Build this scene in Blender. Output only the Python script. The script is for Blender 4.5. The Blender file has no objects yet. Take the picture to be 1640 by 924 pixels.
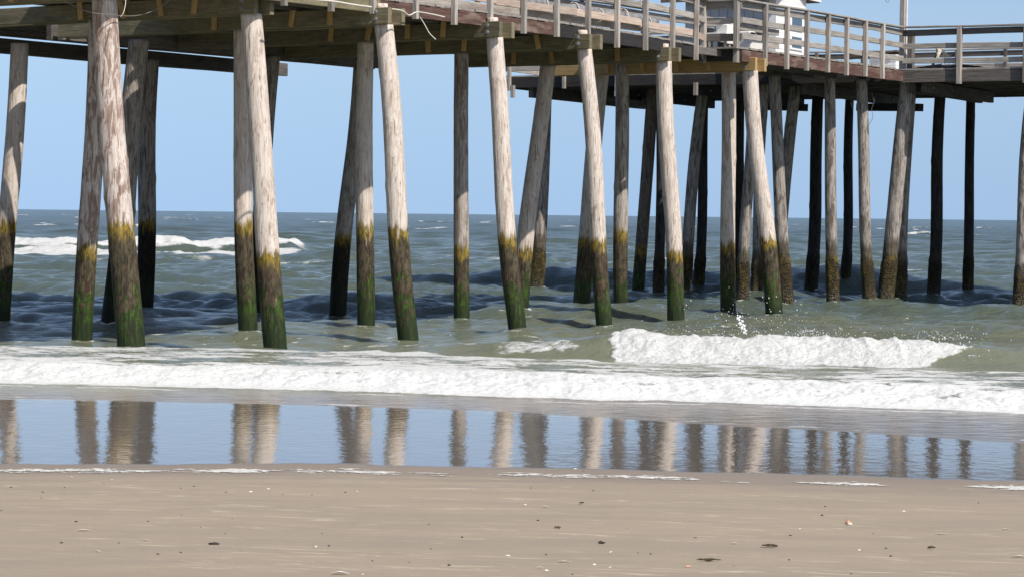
import bpy, bmesh, math, random
import numpy as np
from mathutils import Vector, Matrix

random.seed(7); RS = np.random.RandomState(11)
SC = bpy.context.scene
COL = SC.collection
R = math.radians

# ------------------------------------------------------------------ camera
F_PX = 4009.0; W_PX = 1640.0; H_PX = 924.0
HC = 1.97
PITCH = math.atan(118.0/F_PX); ROLL = 18.0/1640.0
Fv = Vector((0, math.cos(PITCH), -math.sin(PITCH)))
U0 = Vector((0, math.sin(PITCH), math.cos(PITCH)))
R0 = Vector((1, 0, 0))
Rv = R0*math.cos(ROLL) + U0*math.sin(ROLL)
Uv = U0*math.cos(ROLL) - R0*math.sin(ROLL)
cam_d = bpy.data.cameras.new('camera'); cam = bpy.data.objects.new('camera', cam_d); COL.objects.link(cam)
cam_d.sensor_width = 36; cam_d.lens = 36*F_PX/W_PX; cam_d.clip_start = .5; cam_d.clip_end = 40000
m = Matrix.Identity(4)
for i in range(3):
    m[i][0] = Rv[i]; m[i][1] = Uv[i]; m[i][2] = -Fv[i]
m[0][3], m[1][3], m[2][3] = 0, 0, HC
cam.matrix_world = m
SC.camera = cam

def at(px, py, D):                       # survey helper: point seen at (px,py), D metres out
    r = Fv + Rv*((px-W_PX/2)/F_PX) + Uv*((H_PX/2-py)/F_PX)
    return Vector((0, 0, HC)) + r*(D/r.y)
def xat(px, D, z):                       # X of a point of known distance and height
    return (px-W_PX/2)/F_PX*D - (z-HC)*ROLL
def onz(px, py, z):
    r = Fv + Rv*((px-W_PX/2)/F_PX) + Uv*((H_PX/2-py)/F_PX)
    return Vector((0, 0, HC)) + r*((z-HC)/r.z)

# ------------------------------------------------------------------ numpy noise
_perm = RS.permutation(512).astype(np.int64)
_ang = RS.rand(512)*2*np.pi
_gx, _gy = np.cos(_ang), np.sin(_ang)
def pn(x, y, seed=0):
    x = np.asarray(x, float) + seed*17.31; y = np.asarray(y, float) - seed*9.77
    x, y = np.broadcast_arrays(x, y)
    xi = np.floor(x).astype(np.int64); yi = np.floor(y).astype(np.int64)
    xf = x-xi; yf = y-yi
    u = xf*xf*xf*(xf*(xf*6-15)+10); v = yf*yf*yf*(yf*(yf*6-15)+10)
    def g(ix, iy, dx, dy):
        h = _perm[(_perm[ix & 511]+iy) & 511]
        return _gx[h]*dx+_gy[h]*dy
    a = g(xi, yi, xf, yf); b = g(xi+1, yi, xf-1, yf); c = g(xi, yi+1, xf, yf-1); d = g(xi+1, yi+1, xf-1, yf-1)
    return (a+(b-a)*u + ((c+(d-c)*u)-(a+(b-a)*u))*v)*1.5
def fbm(x, y, o=4, seed=0, gain=.5):
    s = 0; a = 1; t = 0
    for k in range(o):
        s = s + a*pn(x*2**k, y*2**k, seed+k*3); t += a; a *= gain
    return s/t
def billow(x, y, o=4, seed=0):
    s = 0; a = 1; t = 0
    for k in range(o):
        s = s + a*np.abs(pn(x*2**k, y*2**k, seed+k*5)); t += a; a *= .55
    return s/t
def sst(e0, e1, x):
    t = np.clip((x-e0)/(e1-e0), 0, 1); return t*t*(3-2*t)

# ------------------------------------------------------------------ node helpers
class NT:
    def __init__(s, name):
        s.m = bpy.data.materials.new(name); s.m.use_nodes = True
        s.t = s.m.node_tree; s.n = s.t.nodes; s.b = s.n['Principled BSDF']
    def new(s, typ, **kw):
        n = s.n.new(typ)
        for k, v in kw.items(): setattr(n, k, v)
        return n
    def link(s, a, b): s.t.links.new(a, b)
    def setin(s, sock, v):
        if hasattr(v, 'links') or isinstance(v, bpy.types.NodeSocket): s.link(v, sock)
        else: sock.default_value = v
    def coord(s, kind='Object', scale=(1, 1, 1), rand=False):
        if kind == 'World': o = s.new('ShaderNodeNewGeometry').outputs['Position']
        else: o = s.new('ShaderNodeTexCoord').outputs[kind]
        if rand:
            oi = s.new('ShaderNodeObjectInfo')
            mm = s.new('ShaderNodeVectorMath', operation='SCALE'); mm.inputs[0].default_value = (37, 53, 29)
            s.link(oi.outputs['Random'], mm.inputs['Scale'])
            ad = s.new('ShaderNodeVectorMath', operation='ADD'); s.link(o, ad.inputs[0]); s.link(mm.outputs[0], ad.inputs[1]); o = ad.outputs[0]
        mp = s.new('ShaderNodeMapping'); s.link(o, mp.inputs[0]); mp.inputs['Scale'].default_value = scale
        return mp.outputs[0]
    def noise(s, vec, scale=5, detail=4, rough=.55, dist=0):
        n = s.new('ShaderNodeTexNoise'); s.link(vec, n.inputs['Vector'])
        n.inputs['Scale'].default_value = scale; n.inputs['Detail'].default_value = detail
        n.inputs['Roughness'].default_value = rough; n.inputs['Distortion'].default_value = dist
        return n.outputs['Fac']
    def vor(s, vec, scale, feat='F1'):
        n = s.new('ShaderNodeTexVoronoi', feature=feat); s.link(vec, n.inputs['Vector']); n.inputs['Scale'].default_value = scale
        return n.outputs['Distance']
    def ramp(s, fac, a, b, c0=0., c1=1.):
        n = s.new('ShaderNodeMapRange', interpolation_type='SMOOTHSTEP'); s.link(fac, n.inputs[0])
        n.inputs[1].default_value = a; n.inputs[2].default_value = b; n.inputs[3].default_value = c0; n.inputs[4].default_value = c1
        return n.outputs[0]
    def math(s, op, a, b=0., clamp=False):
        n = s.new('ShaderNodeMath', operation=op, use_clamp=clamp); s.setin(n.inputs[0], a); s.setin(n.inputs[1], b); return n.outputs[0]
    def mix(s, fac, a, b):
        n = s.new('ShaderNodeMix', data_type='RGBA'); s.setin(n.inputs[0], fac)
        for i, v in ((6, a), (7, b)):
            if isinstance(v, tuple): n.inputs[i].default_value = (*v, 1)
            else: s.link(v, n.inputs[i])
        return n.outputs[2]
    def col(s, v):
        if isinstance(v, tuple): s.b.inputs['Base Color'].default_value = (*v, 1)
        else: s.link(v, s.b.inputs['Base Color'])
    def bump(s, h, strength=.3, dist=.02, normal=None):
        n = s.new('ShaderNodeBump'); s.setin(n.inputs['Height'], h); s.setin(n.inputs['Strength'], strength); n.inputs['Distance'].default_value = dist
        if normal is not None: s.link(normal, n.inputs['Normal'])
        s.link(n.outputs[0], s.b.inputs['Normal']); return n.outputs[0]
    def wz(s):
        g = s.new('ShaderNodeNewGeometry'); x = s.new('ShaderNodeSeparateXYZ'); s.link(g.outputs['Position'], x.inputs[0]); return x.outputs
    def attr(s, name):
        return s.new('ShaderNodeAttribute', attribute_name=name).outputs['Fac']

def plain(name, c, rough=.6, metal=0, var=.25, scale=6):
    n = NT(name); v = n.noise(n.coord('Object', rand=True), scale, 5, .6)
    n.col(n.mix(n.ramp(v, .3, .7), tuple(x*(1-var) for x in c), tuple(min(1, x*(1+var)) for x in c)))
    n.b.inputs['Roughness'].default_value = rough; n.b.inputs['Metallic'].default_value = metal
    n.bump(v, .2, .01); return n.m

def wood(name, c0, c1, dark, grain=.7, rough=.8, green=0.):
    n = NT(name)
    g = n.noise(n.coord('Object', (1.1, 26, 26), rand=True), 2.2, 6, .65, .4)
    b = n.noise(n.coord('Object', (.8, 3, 3), rand=True), 1.6, 4, .6)
    st = n.noise(n.coord('Object', (5, 5, 5), rand=True), 2.3, 6, .7)
    oi = n.new('ShaderNodeObjectInfo').outputs['Random']
    c = n.mix(n.ramp(g, .35, .68), c0, c1)
    c = n.mix(n.math('MULTIPLY', n.ramp(b, .48, .72), grain), c, dark)
    if green: c = n.mix(n.math('MULTIPLY', n.ramp(st, .42, .66), green), c, (.10, .12, .045))
    crack = n.noise(n.coord('Object', (.9, 60, 60), rand=True), 1.5, 3, .5)
    c = n.mix(n.ramp(crack, .64, .72, 0, .75), c, tuple(x*.3 for x in dark))
    hv = n.new('ShaderNodeHueSaturation'); n.link(c, hv.inputs['Color']); n.link(n.math('ADD', n.math('MULTIPLY', oi, .45), .78), hv.inputs['Value'])
    n.col(hv.outputs[0]); n.b.inputs['Roughness'].default_value = rough
    n.bump(n.math('SUBTRACT', g, n.math('MULTIPLY', crack, .6)), .55, .012)
    return n.m

def pile_mat(name, pale, tan, dark, patch=(.5, .62), band=1.25, kind='moss', dim=1., low=1.):
    n = NT(name)
    oi = n.new('ShaderNodeObjectInfo').outputs['Random']
    z = n.wz()[2]
    fine = n.noise(n.coord('Object', (9, 9, 1.1), rand=True), 2.6, 7, .66, .5)
    pat = n.noise(n.coord('Object', (4.6, 4.6, .9), rand=True), 2.1, 7, .7, 1.0)
    pat2 = n.noise(n.coord('Object', (11, 11, 3.2), rand=True), 1.9, 5, .65, .6)
    crack = n.noise(n.coord('Object', (26, 26, .9), rand=True), 1.6, 4, .6)
    edge = n.noise(n.coord('Object', (9, 9, 1.3), rand=True), 1.5, 6, .7)
    blob = n.noise(n.coord('Object', (3, 3, 2.2), rand=True), 2.0, 5, .65)
    c = n.mix(n.ramp(fine, .34, .64), tan, pale)
    c = n.mix(n.ramp(pat, patch[0], patch[1], 0, .8), c, dark)
    c = n.mix(n.ramp(pat2, .58, .68, 0, .75), c, tuple(x*.75 for x in dark))
    c = n.mix(n.ramp(crack, .60, .67, 0, .8), c, tuple(x*.35 for x in dark))
    # tidal zoning, heights measured on the pile
    zz = n.math('ADD', z, n.math('ADD', n.math('MULTIPLY', n.math('SUBTRACT', edge, .5), .75), n.math('MULTIPLY', n.math('SUBTRACT', oi, .5), .55)))
    brown = n.mix(n.ramp(pat2, .36, .62), (.030, .025, .016), (.105, .083, .052))
    brown = n.mix(n.ramp(crack, .58, .66, 0, .8), brown, (.02, .014, .01))
    if kind == 'moss':
        red = n.mix(n.ramp(blob, .54, .66, 0, .75), brown, (.062, .028, .020))
        yel = n.mix(n.ramp(pat2, .4, .6), (.105, .078, .020), (.29, .200, .034))
        yel = n.mix(n.ramp(fine, .58, .68, 0, .8), yel, tan)
        c = n.mix(n.ramp(zz, band+.10, band-.03), c, yel)
        c = n.mix(n.math('MULTIPLY', n.ramp(zz, band-.10, band-.27), n.ramp(fine, .74, .60, .35, 1.)), c, red)
        gr = n.mix(n.ramp(fine, .36, .64), (.011, .017, .006), (.058, .118, .013))
        gz = n.math('ADD', z, n.math('ADD', n.math('MULTIPLY', n.math('SUBTRACT', blob, .5), 2.8), n.math('MULTIPLY', n.math('SUBTRACT', fine, .5), .5)))
        gn = n.noise(n.coord('Object', (10, 10, 6), rand=True), 1.6, 7, .76)
        gr = n.mix(n.ramp(gn, .44, .58, 0, .9), gr, (.026, .026, .012))
        gz = n.math('ADD', gz, n.math('MULTIPLY', n.math('SUBTRACT', gn, .5), .7))
        c = n.mix(n.ramp(gz, .78, .40), c, gr)
        blk = n.math('ADD', z, n.math('MULTIPLY', n.math('SUBTRACT', pat2, .5), .5))
        c = n.mix(n.ramp(blk, .30, .02, 0, .7), c, (.013, .022, .008))
        if low != 1:  # paints under-deck shade: colour darkened below the tide band
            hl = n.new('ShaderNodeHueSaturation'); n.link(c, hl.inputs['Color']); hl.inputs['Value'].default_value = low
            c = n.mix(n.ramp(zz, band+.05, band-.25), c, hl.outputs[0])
    else:
        v = n.vor(n.coord('Object', (1, 1, .8), rand=True), 42)
        cr = n.mix(n.ramp(v, .15, .6), (.135, .105, .048), (.026, .020, .010))
        cr = n.mix(n.ramp(blob, .5, .64, 0, .7), cr, (.17, .12, .022))
        gyl = n.math('MULTIPLY', n.ramp(z, .36, .10, 0, .6), n.ramp(v, .5, .2))
        cr = n.mix(gyl, cr, (.30, .28, .25))
        c = n.mix(n.ramp(zz, band+.25, band-.02, 0, .85), c, brown)
        c = n.mix(n.ramp(zz, band-.20, band-.27), c, cr)
    if dim != 1:
        hv = n.new('ShaderNodeHueSaturation'); n.link(c, hv.inputs['Color']); hv.inputs['Value'].default_value = dim; c = hv.outputs[0]
    n.col(c)
    wet = n.ramp(z, .75, .2)
    n.link(n.math('SUBTRACT', .85, n.math('MULTIPLY', wet, .25)), n.b.inputs['Roughness'])
    n.b.inputs['Specular IOR Level'].default_value = .25
    h = n.math('ADD', n.math('MULTIPLY', pat, .6), n.math('SUBTRACT', n.math('MULTIPLY', fine, .6), n.math('MULTIPLY', crack, .5)))
    if kind != 'moss':
        h = n.math('ADD', h, n.math('MULTIPLY', n.ramp(z, 1.0, .85), n.math('SUBTRACT', 1, n.math('MULTIPLY', v, 2))))
    n.bump(h, .8, .03)
    return n.m

M = {}
M['pile_pale'] = pile_mat('pale_peeled_pile', (.70, .63, .56), (.54, .45, .38), (.36, .27, .21), (.52, .64), 1.50)
M['pile_bark'] = pile_mat('bark_patched_pile', (.68, .61, .55), (.50, .41, .35), (.215, .13, .095), (.455, .57), 1.50)
M['pile_grey'] = pile_mat('grey_weathered_pile', (.50, .455, .41), (.34, .29, .245), (.17, .12, .09), (.48, .62), 1.52)
M['pile_shaded'] = pile_mat('shade_darkened_pile', (.42, .385, .35), (.28, .24, .20), (.12, .09, .07), (.48, .62), 1.60, 'moss', 1., .28)  # rear-row piles: deep shade put into the colour, near black low down
M['pile_old'] = pile_mat('old_brown_pile', (.23, .19, .155), (.14, .11, .085), (.06, .042, .03), (.48, .62), 1.4)
M['pile_crust'] = pile_mat('barnacled_pile', (.44, .40, .36), (.25, .22, .19), (.09, .07, .055), (.47, .62), 1.10, 'crust')
M['pile_black'] = pile_mat('near_black_pile', (.10, .095, .09), (.05, .046, .042), (.02, .018, .016), (.48, .62), 1.0, 'crust', .6)  # near-black pile colour, dimmed over its whole height
M['grey_wood'] = wood('weathered_grey_timber', (.27, .245, .215), (.44, .41, .37), (.17, .14, .115))
M['pale_wood'] = wood('pale_weathered_timber', (.36, .31, .27), (.55, .50, .44), (.24, .19, .15))
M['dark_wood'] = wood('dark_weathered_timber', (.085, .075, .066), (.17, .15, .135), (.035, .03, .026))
M['pink_wood'] = wood('pinkish_weathered_timber', (.40, .30, .235), (.58, .47, .39), (.30, .25, .21), .4)
M['new_wood'] = wood('green_treated_timber', (.140, .120, .072), (.27, .225, .140), (.070, .063, .040), .7, .75, .45)
M['yellow_wood'] = wood('yellow_treated_timber', (.44, .28, .105), (.60, .42, .19), (.30, .17, .06), .5, .75)
M['red_wood'] = wood('red_brown_rotting_timber', (.055, .026, .021), (.125, .066, .050), (.30, .235, .185), .6)
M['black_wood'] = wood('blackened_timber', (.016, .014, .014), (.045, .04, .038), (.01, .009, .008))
M['steel'] = plain('galvanised_steel', (.32, .33, .35), .45, .6)
M['white'] = plain('white_painted_board', (.76, .76, .75), .6, 0, .06)
M['shade_grey_board'] = plain('shade_toned_board', (.42, .45, .48), .7, 0, .08)  # eave shade on the cabin front is put into this grey
M['shingle'] = plain('brown_roof_shingles', (.13, .10, .085), .9, 0, .5, 30)
M['dark'] = plain('dark_recess', (.02, .02, .022), .8)
M['cable_pale'] = plain('pale_cable', (.62, .58, .50), .6, 0, .1)
M['cable_grey'] = plain('grey_cable', (.16, .15, .13), .6, 0, .1)
M['tarp'] = plain('grey_tarpaulin', (.20, .20, .20), .7, 0, .35)
M['plastic'] = plain('white_plastic', (.74, .73, .69), .4, 0, .06)
M['blue'] = plain('blue_plastic', (.06, .07, .42), .4, 0, .1)
M['net'] = plain('dark_netting', (.03, .035, .04), .8)
M['cloth'] = plain('pale_cloth', (.66, .62, .50), .9, 0, .12)
M['pebble'] = plain('dark_pebble_stone', (.035, .028, .026), .5, 0, .5, 40)
M['shell'] = plain('bleached_shell', (.78, .72, .62), .45, 0, .12, 40)
M['weed'] = plain('dried_seaweed', (.055, .042, .02), .7, 0, .4, 40)
M['tan_shell'] = plain('tan_shell_skin', (.55, .33, .2), .5, 0, .4, 60)
g = NT('window_glass'); g.col((.05, .09, .14)); g.b.inputs['Roughness'].default_value = .04; g.b.inputs['Specular IOR Level'].default_value = .8; M['glass'] = g.m

# ------------------------------------------------------------------ object helpers
WM = {}
def reg(o, parent=None, world=None):
    world = world or Matrix.Identity(4)
    WM[o.name] = world
    COL.objects.link(o)
    if parent is not None:
        o.parent = parent
        o.matrix_parent_inverse = WM[parent.name].inverted()
    o.matrix_basis = world
    return o
def tag(o, label=None, cat=None, group=None, kind=None):
    if label: o['label'] = label
    if cat: o['category'] = cat
    if group: o['group'] = group
    if kind: o['kind'] = kind
    return o
def empty(name, loc, label, cat, group=None):
    o = bpy.data.objects.new(name, None); o.empty_display_size = .2
    reg(o, None, Matrix.Translation(Vector(loc))); return tag(o, label, cat, group)
def mesh_np(name, V, Fq, mat, parent=None, world=None, smooth=True, attrs=None):
    me = bpy.data.meshes.new(name)
    V = np.asarray(V, np.float32); Fq = np.asarray(Fq, np.int32)
    me.vertices.add(len(V)); me.vertices.foreach_set('co', V.ravel())
    k = Fq.shape[1]
    me.loops.add(Fq.size); me.loops.foreach_set('vertex_index', Fq.ravel())
    me.polygons.add(len(Fq)); me.polygons.foreach_set('loop_start', np.arange(0, Fq.size, k, dtype=np.int32))
    me.polygons.foreach_set('use_smooth', np.full(len(Fq), smooth))
    for an, av in (attrs or {}).items():
        a = me.attributes.new(an, 'FLOAT', 'POINT'); a.data.foreach_set('value', np.asarray(av, np.float32).ravel())
    me.update(calc_edges=True); me.materials.append(mat)
    o = bpy.data.objects.new(name, me)
    return reg(o, parent, world)
def bm_obj(name, bm, mat, parent=None, world=None, smooth=False):
    me = bpy.data.meshes.new(name)
    bmesh.ops.recalc_face_normals(bm, faces=bm.faces)
    for f in bm.faces: f.smooth = smooth
    bm.to_mesh(me); bm.free(); me.materials.append(mat)
    return reg(bpy.data.objects.new(name, me), parent, world)
def frame(p, xdir, up=Vector((0, 0, 1))):
    x = Vector(xdir).normalized(); y = up.cross(x).normalized(); z = x.cross(y)
    mm = Matrix.Identity(4)
    for i in range(3): mm[i][0] = x[i]; mm[i][1] = y[i]; mm[i][2] = z[i]; mm[i][3] = p[i]
    return mm
def add_box(bm, c, s, bev=0.):
    vs = bmesh.ops.create_cube(bm, size=1)['verts']
    bmesh.ops.scale(bm, verts=vs, vec=s); bmesh.ops.translate(bm, verts=vs, vec=c)
    if bev:
        es = list({e for v in vs for e in v.link_edges})
        bmesh.ops.bevel(bm, geom=es, offset=bev, segments=1, affect='EDGES')
def add_cyl(bm, p0, p1, r0, r1=None, seg=10):
    p0, p1 = Vector(p0), Vector(p1); r1 = r0 if r1 is None else r1
    d = p1-p0; mt = Matrix.Translation((p0+p1)/2) @ d.to_track_quat('Z', 'Y').to_matrix().to_4x4()
    bmesh.ops.create_cone(bm, cap_ends=True, segments=seg, radius1=r0, radius2=r1, depth=d.length, matrix=mt)
def beam(name, p0, p1, w, h, mat, parent, up=Vector((0, 0, 1)), bev=.008, wob=.006):
    """timber from p0 to p1 (centre line), w across, h up; long axis is local X, slightly warped by weather"""
    p0, p1 = Vector(p0), Vector(p1); L = (p1-p0).length
    n = max(1, int(L/.55))
    V = []; hw, hh = w/2, h/2; b = bev
    prof = [(-hw+b, -hh), (hw-b, -hh), (hw, -hh+b), (hw, hh-b), (hw-b, hh), (-hw+b, hh), (-hw, hh-b), (-hw, -hh+b)]
    ph = random.random()*50
    for i in range(n+1):
        x = L*i/n
        oy = wob*math.sin(x*1.3+ph)+random.uniform(-.3, .3)*wob; oz = wob*math.sin(x*.9+ph*2)+random.uniform(-.3, .3)*wob
        for y, z in prof: V.append((x, y+oy, z+oz+random.uniform(-.15, .15)*wob))
    bm = bmesh.new(); vs = [bm.verts.new(v) for v in V]
    for i in range(n):
        for k in range(8):
            bm.faces.new((vs[i*8+k], vs[i*8+(k+1) % 8], vs[(i+1)*8+(k+1) % 8], vs[(i+1)*8+k]))
    bm.faces.new(vs[:8]); bm.faces.new(vs[-8:])
    return bm_obj(name, bm, mat, parent, frame(p0, p1-p0, up))
def tube(name, pts, r, mat, parent=None, seg=6):
    bm = bmesh.new(); pts = [Vector(p) for p in pts]; rings = []
    o = pts[0].copy()
    for i, p in enumerate(pts):
        d = (pts[min(i+1, len(pts)-1)]-pts[max(i-1, 0)]).normalized()
        a = d.cross(Vector((.13, .21, .97))).normalized(); b = d.cross(a)
        rr = r(i/(len(pts)-1)) if callable(r) else r
        rings.append([bm.verts.new(p-o+a*rr*math.cos(t)+b*rr*math.sin(t)) for t in [2*math.pi*k/seg for k in range(seg)]])
    for i in range(len(rings)-1):
        for k in range(seg): bm.faces.new((rings[i][k], rings[i][(k+1) % seg], rings[i+1][(k+1) % seg], rings[i+1][k]))
    bm.faces.new(rings[0]); bm.faces.new(rings[-1])
    return bm_obj(name, bm, mat, parent, Matrix.Translation(o), True)
def spline(pts, n=8):
    pts = [Vector(p) for p in pts]; out = []
    P = [pts[0]*2-pts[1]]+pts+[pts[-1]*2-pts[-2]]
    for i in range(1, len(P)-2):
        for k in range(n):
            t = k/n; a, b, c, d = P[i-1:i+3]
            out.append(.5*((2*b)+(c-a)*t+(2*a-5*b+4*c-d)*t*t+(3*b-a-3*c+d)*t**3))
    out.append(pts[-1]); return out

# ------------------------------------------------------------------ pier layout
B0 = Vector((-6.13, 37.5, 0)); pd = Vector((.56, .83, 0)).normalized(); ud = Vector((-.83, .56, 0)).normalized()
def st(s, t, z=0): return B0 + pd*s + ud*t + Vector((0, 0, z))
def to_st(x, y): v = Vector((x, y, 0))-B0; return v.dot(pd), v.dot(ud)
ZD = 5.59; ZCB = 5.11; ZCT = 5.39; ZR = 6.59
pier = empty('fishing_pier', (0, 46, 0), 'long weathered timber fishing pier on tall round piles standing in the surf', 'pier')

PILES = []
def pile(tx, bx, D, wpx, mat, label=None, ztop=5.12, head=0., lean=0., bow=None):
    r = wpx/2*D/F_PX
    xb, xt = xat(bx, D-lean, .1), xat(tx, D, ZCB)
    pb, pt = Vector((xb, D-lean, .1)), Vector((xt, D, ZCB))
    org = pb.copy(); org.z = 0
    n, seg = 96, 28
    z0 = -1.0
    zs = np.linspace(z0, ztop, n)
    if head: zs = np.concatenate([zs, [ztop+.002], np.linspace(ztop+.01, head, 6)])
    th = np.linspace(0, 2*np.pi, seg, endpoint=False)
    sd = random.random()*100; bw = random.uniform(-.05, .05) if bow is None else bow; bw2 = random.uniform(-.03, .03)
    Z, T = np.meshgrid(zs, th, indexing='ij')
    f = (Z-.1)/(ZCB-.1)
    arch = np.sin(np.clip(f, 0, 1)*np.pi)
    cx = pb.x+(pt.x-pb.x)*f + bw*arch + bw2*np.sin(f*6.3); cy = pb.y+(pt.y-pb.y)*f + bw2*arch
    rad = r*(1.03-.09*f)*(1 + .035*fbm(np.cos(T)*1.2+sd, np.sin(T)*1.2+Z*.55+sd, 3) + .02*fbm(np.cos(T)*4+sd, np.sin(T)*4+Z*1.6, 3) + .03*np.sin(Z*1.1+sd)*.5)
    kn = RS.rand(4, 2)
    for a, b in kn: rad = rad + r*.07*np.exp(-((Z-(1.2+3.6*a))/.09)**2 - ((np.mod(T-b*6.28+np.pi, 2*np.pi)-np.pi)/.45)**2)
    if 'crust' in mat or 'black' in mat:
        bn = billow(np.cos(T)*3+sd+Z*2.1, np.sin(T)*3+Z*3.3, 3, 4)
        rad = rad + sst(1.05, .85, Z+.2*pn(T, Z*2+sd))*(.010+.035*bn)
    if head: rad = np.where(Z > ztop+.001, rad*.66, rad)
    V = np.stack([cx-org.x+rad*np.cos(T), cy-org.y+rad*np.sin(T), Z+0*T], -1).reshape(-1, 3)
    N = len(zs)
    i = np.arange(N-1)[:, None]*seg; k = np.arange(seg)[None]; k2 = (k+1) % seg
    Fq = np.stack([i+k, i+k2, i+seg+k2, i+seg+k], -1).reshape(-1, 4)
    c = len(V); V = np.vstack([V, [[cx[-1, 0]-org.x, cy[-1, 0]-org.y, zs[-1]]]])
    tp = (N-1)*seg+np.arange(seg); cap = np.stack([tp, np.roll(tp, -1), np.full(seg, c), np.full(seg, c)], -1)
    me_f = np.vstack([Fq])
    o = mesh_np('pile', V, me_f, M[mat], pier, Matrix.Translation(org))
    bm = bmesh.new(); bm.from_mesh(o.data); bm.verts.ensure_lookup_table()
    bm.faces.new([bm.verts[q] for q in tp]); bm.normal_update(); bm.to_mesh(o.data); bm.free()
    if label: o['label'] = label
    PILES.append((xb, D-lean, r)); return o, pt

FRONT = [(168, 207, 37.5, 43, 'pile_bark'), (402, 437, 40, 36.5, 'pile_pale'), (614, 650, 42, 32.5, 'pile_pale'), (791, 826, 44.7, 29, 'pile_pale'),
         (934, 965, 47.5, 26, 'pile_pale'), (1061, 1081, 51, 27, 'pile_pale'), (1199, 1238, 54, 26.5, 'pile_pale')]
front_pts = []
for i, (tx, bx, D, w, mt) in enumerate(FRONT):
    o, p = pile(tx, bx, D, w, mt, 'pale peeled front pile with mossy green foot', 5.12, 6.4 if i == 0 else 5.47, lean=.25)
    front_pts.append(p)
OTHER = [ # top px, base px, distance, width px, kind
 (158, 130, 41.65, 33, 'pile_bark'), (388, 395, 43.65, 30, 'pile_pale'), (585, 585, 46.35, 28, 'pile_pale'), (738, 738, 49.15, 24.5, 'pile_grey'),
 (876, 832, 53, 27, 'pile_pale'), (995, 993, 55.6, 23, 'pile_grey'), (1165, 1165, 54.8, 24, 'pile_pale'),
 (32, 0, 47.8, 30, 'pile_pale'), (223, 180, 46.4, 35, 'pile_shaded'), (241, 230, 52.5, 29, 'pile_shaded'), (436, 405, 51, 26, 'pile_shaded'),
 (579, 540, 51.5, 27, 'pile_shaded'), (872, 858, 66.5, 22, 'pile_crust'), (961, 931, 56.5, 27, 'pile_pale'), (1043, 1021, 66, 20, 'pile_old'),
 (1056, 1053, 64, 16, 'pile_black'), (1123, 1095, 65, 19, 'pile_crust'), (1125, 1117, 66, 16, 'pile_black'), (1183, 1183, 66, 16, 'pile_black'),
 (1205, 1188, 60, 18, 'pile_crust'), (1222, 1211, 63, 17, 'pile_crust'), (1239, 1258, 59.6, 20, 'pile_crust'), (1270, 1243, 64, 20, 'pile_crust'),
 (1307, 1298, 69, 19.5, 'pile_black'), (1327, 1333, 60, 18.5, 'pile_crust'), (1358, 1352, 70, 15, 'pile_black'), (1378, 1391, 60.6, 18.5, 'pile_crust'),
 (1449, 1418, 61.2, 24, 'pile_crust'), (1456, 1441, 62.6, 19, 'pile_crust'), (1503, 1494, 64.5, 19, 'pile_black'), (1552, 1549, 67.5, 15.5, 'pile_black'),
 (1651, 1633, 59.8, 21, 'pile_crust')]
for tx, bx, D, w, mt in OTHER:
    pile(tx, bx, D, w, mt, {'pile_black': 'dark pile under the pier head', 'pile_crust': 'grey pile with a barnacle crusted foot', 'pile_old': 'dark old brown pile'}.get(mt), 5.12 if D < 54.5 else 5.33)

# transverse double caps with bolts at the front piles
EDGE = [(-14.5, 23.6), (-7.1, 34.6), (-4.1, 39.1), (-1.9, 42.4), (-.22, 44.9), (1.3, 47.4), (2.56, 49.8), (3.76, 52.4), (4.15, 53.9)]
JOG = [(4.15, 53.9), (4.83, 53.5)]
EDGE2 = [(4.83, 53.5), (9.39, 60.7)]
es = [to_st(*p) for p in EDGE]; es = [(s, t+(.17 if s < 15 else .08)) for s, t in es]
e2 = [to_st(*p) for p in EDGE2]
S_JOG = es[-1][0]
def t_front(s):
    if s < S_JOG-.2: return float(np.interp(s, [a for a, b in es], [b for a, b in es]))
    return float(np.interp(s, [a for a, b in e2], [b for a, b in e2]))
S_WIDE = 16.1
for i, p in enumerate(front_pts):
    s, t = to_st(p.x, p.y)
    tl = (10.3 if i == 0 else 6.55) if i < 5 else 4.9
    r = FRONT[i][3]/2*FRONT[i][2]/F_PX
    d = r*.62+.052
    mt = M['new_wood'] if i != 6 else M['yellow_wood']
    for sgn in (-1, 1):
        f0 = t-.24-(.05 if sgn > 0 else 0)
        b = beam('cap_beam', st(s+sgn*d, f0, (ZCB+ZCT)/2), st(s+sgn*d, tl, (ZCB+ZCT)/2), .10, ZCT-ZCB, mt, pier)
        if sgn < 0:
            for k, zz in enumerate((.07, -.055)):
                bm = bmesh.new(); c = st(s-d-.05, t+.02, (ZCB+ZCT)/2+zz)
                for rr, a0, a1 in ((.042, 0, .010), (.028, .010, .03)):
                    add_cyl(bm, -pd*a0, -pd*a1, rr, rr*.9, 12)
                bm_obj('bolt', bm, M['steel'], b, Matrix.Translation(c))
            for q, tt in enumerate((.95, 1.75, 2.6, 3.5)):
                if tt > tl-.4: continue
                bk = beam('blocking', st(s-d-.085, t+tt+random.uniform(-.1, .1), ZCB+.02), st(s-d-.085, t+tt, ZCT+.05), .05, .10, M['yellow_wood'], b, up=ud, wob=.002)
# edge ledger blocks: lengthwise rear beams
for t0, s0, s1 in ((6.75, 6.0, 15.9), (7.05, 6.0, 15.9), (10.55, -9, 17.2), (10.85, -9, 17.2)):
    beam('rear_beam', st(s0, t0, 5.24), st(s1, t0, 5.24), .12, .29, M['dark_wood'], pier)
# joists along the pier, resting on the caps
for k in range(17):
    t0 = .35 + k*.62
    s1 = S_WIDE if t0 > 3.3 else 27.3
    beam('joist', st(6.45 if 4.25 < t0 < 7.2 else -9, t0, 5.465), st(s1, t0, 5.465), .07, .148, M['dark_wood'], pier, bev=.004)

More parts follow.
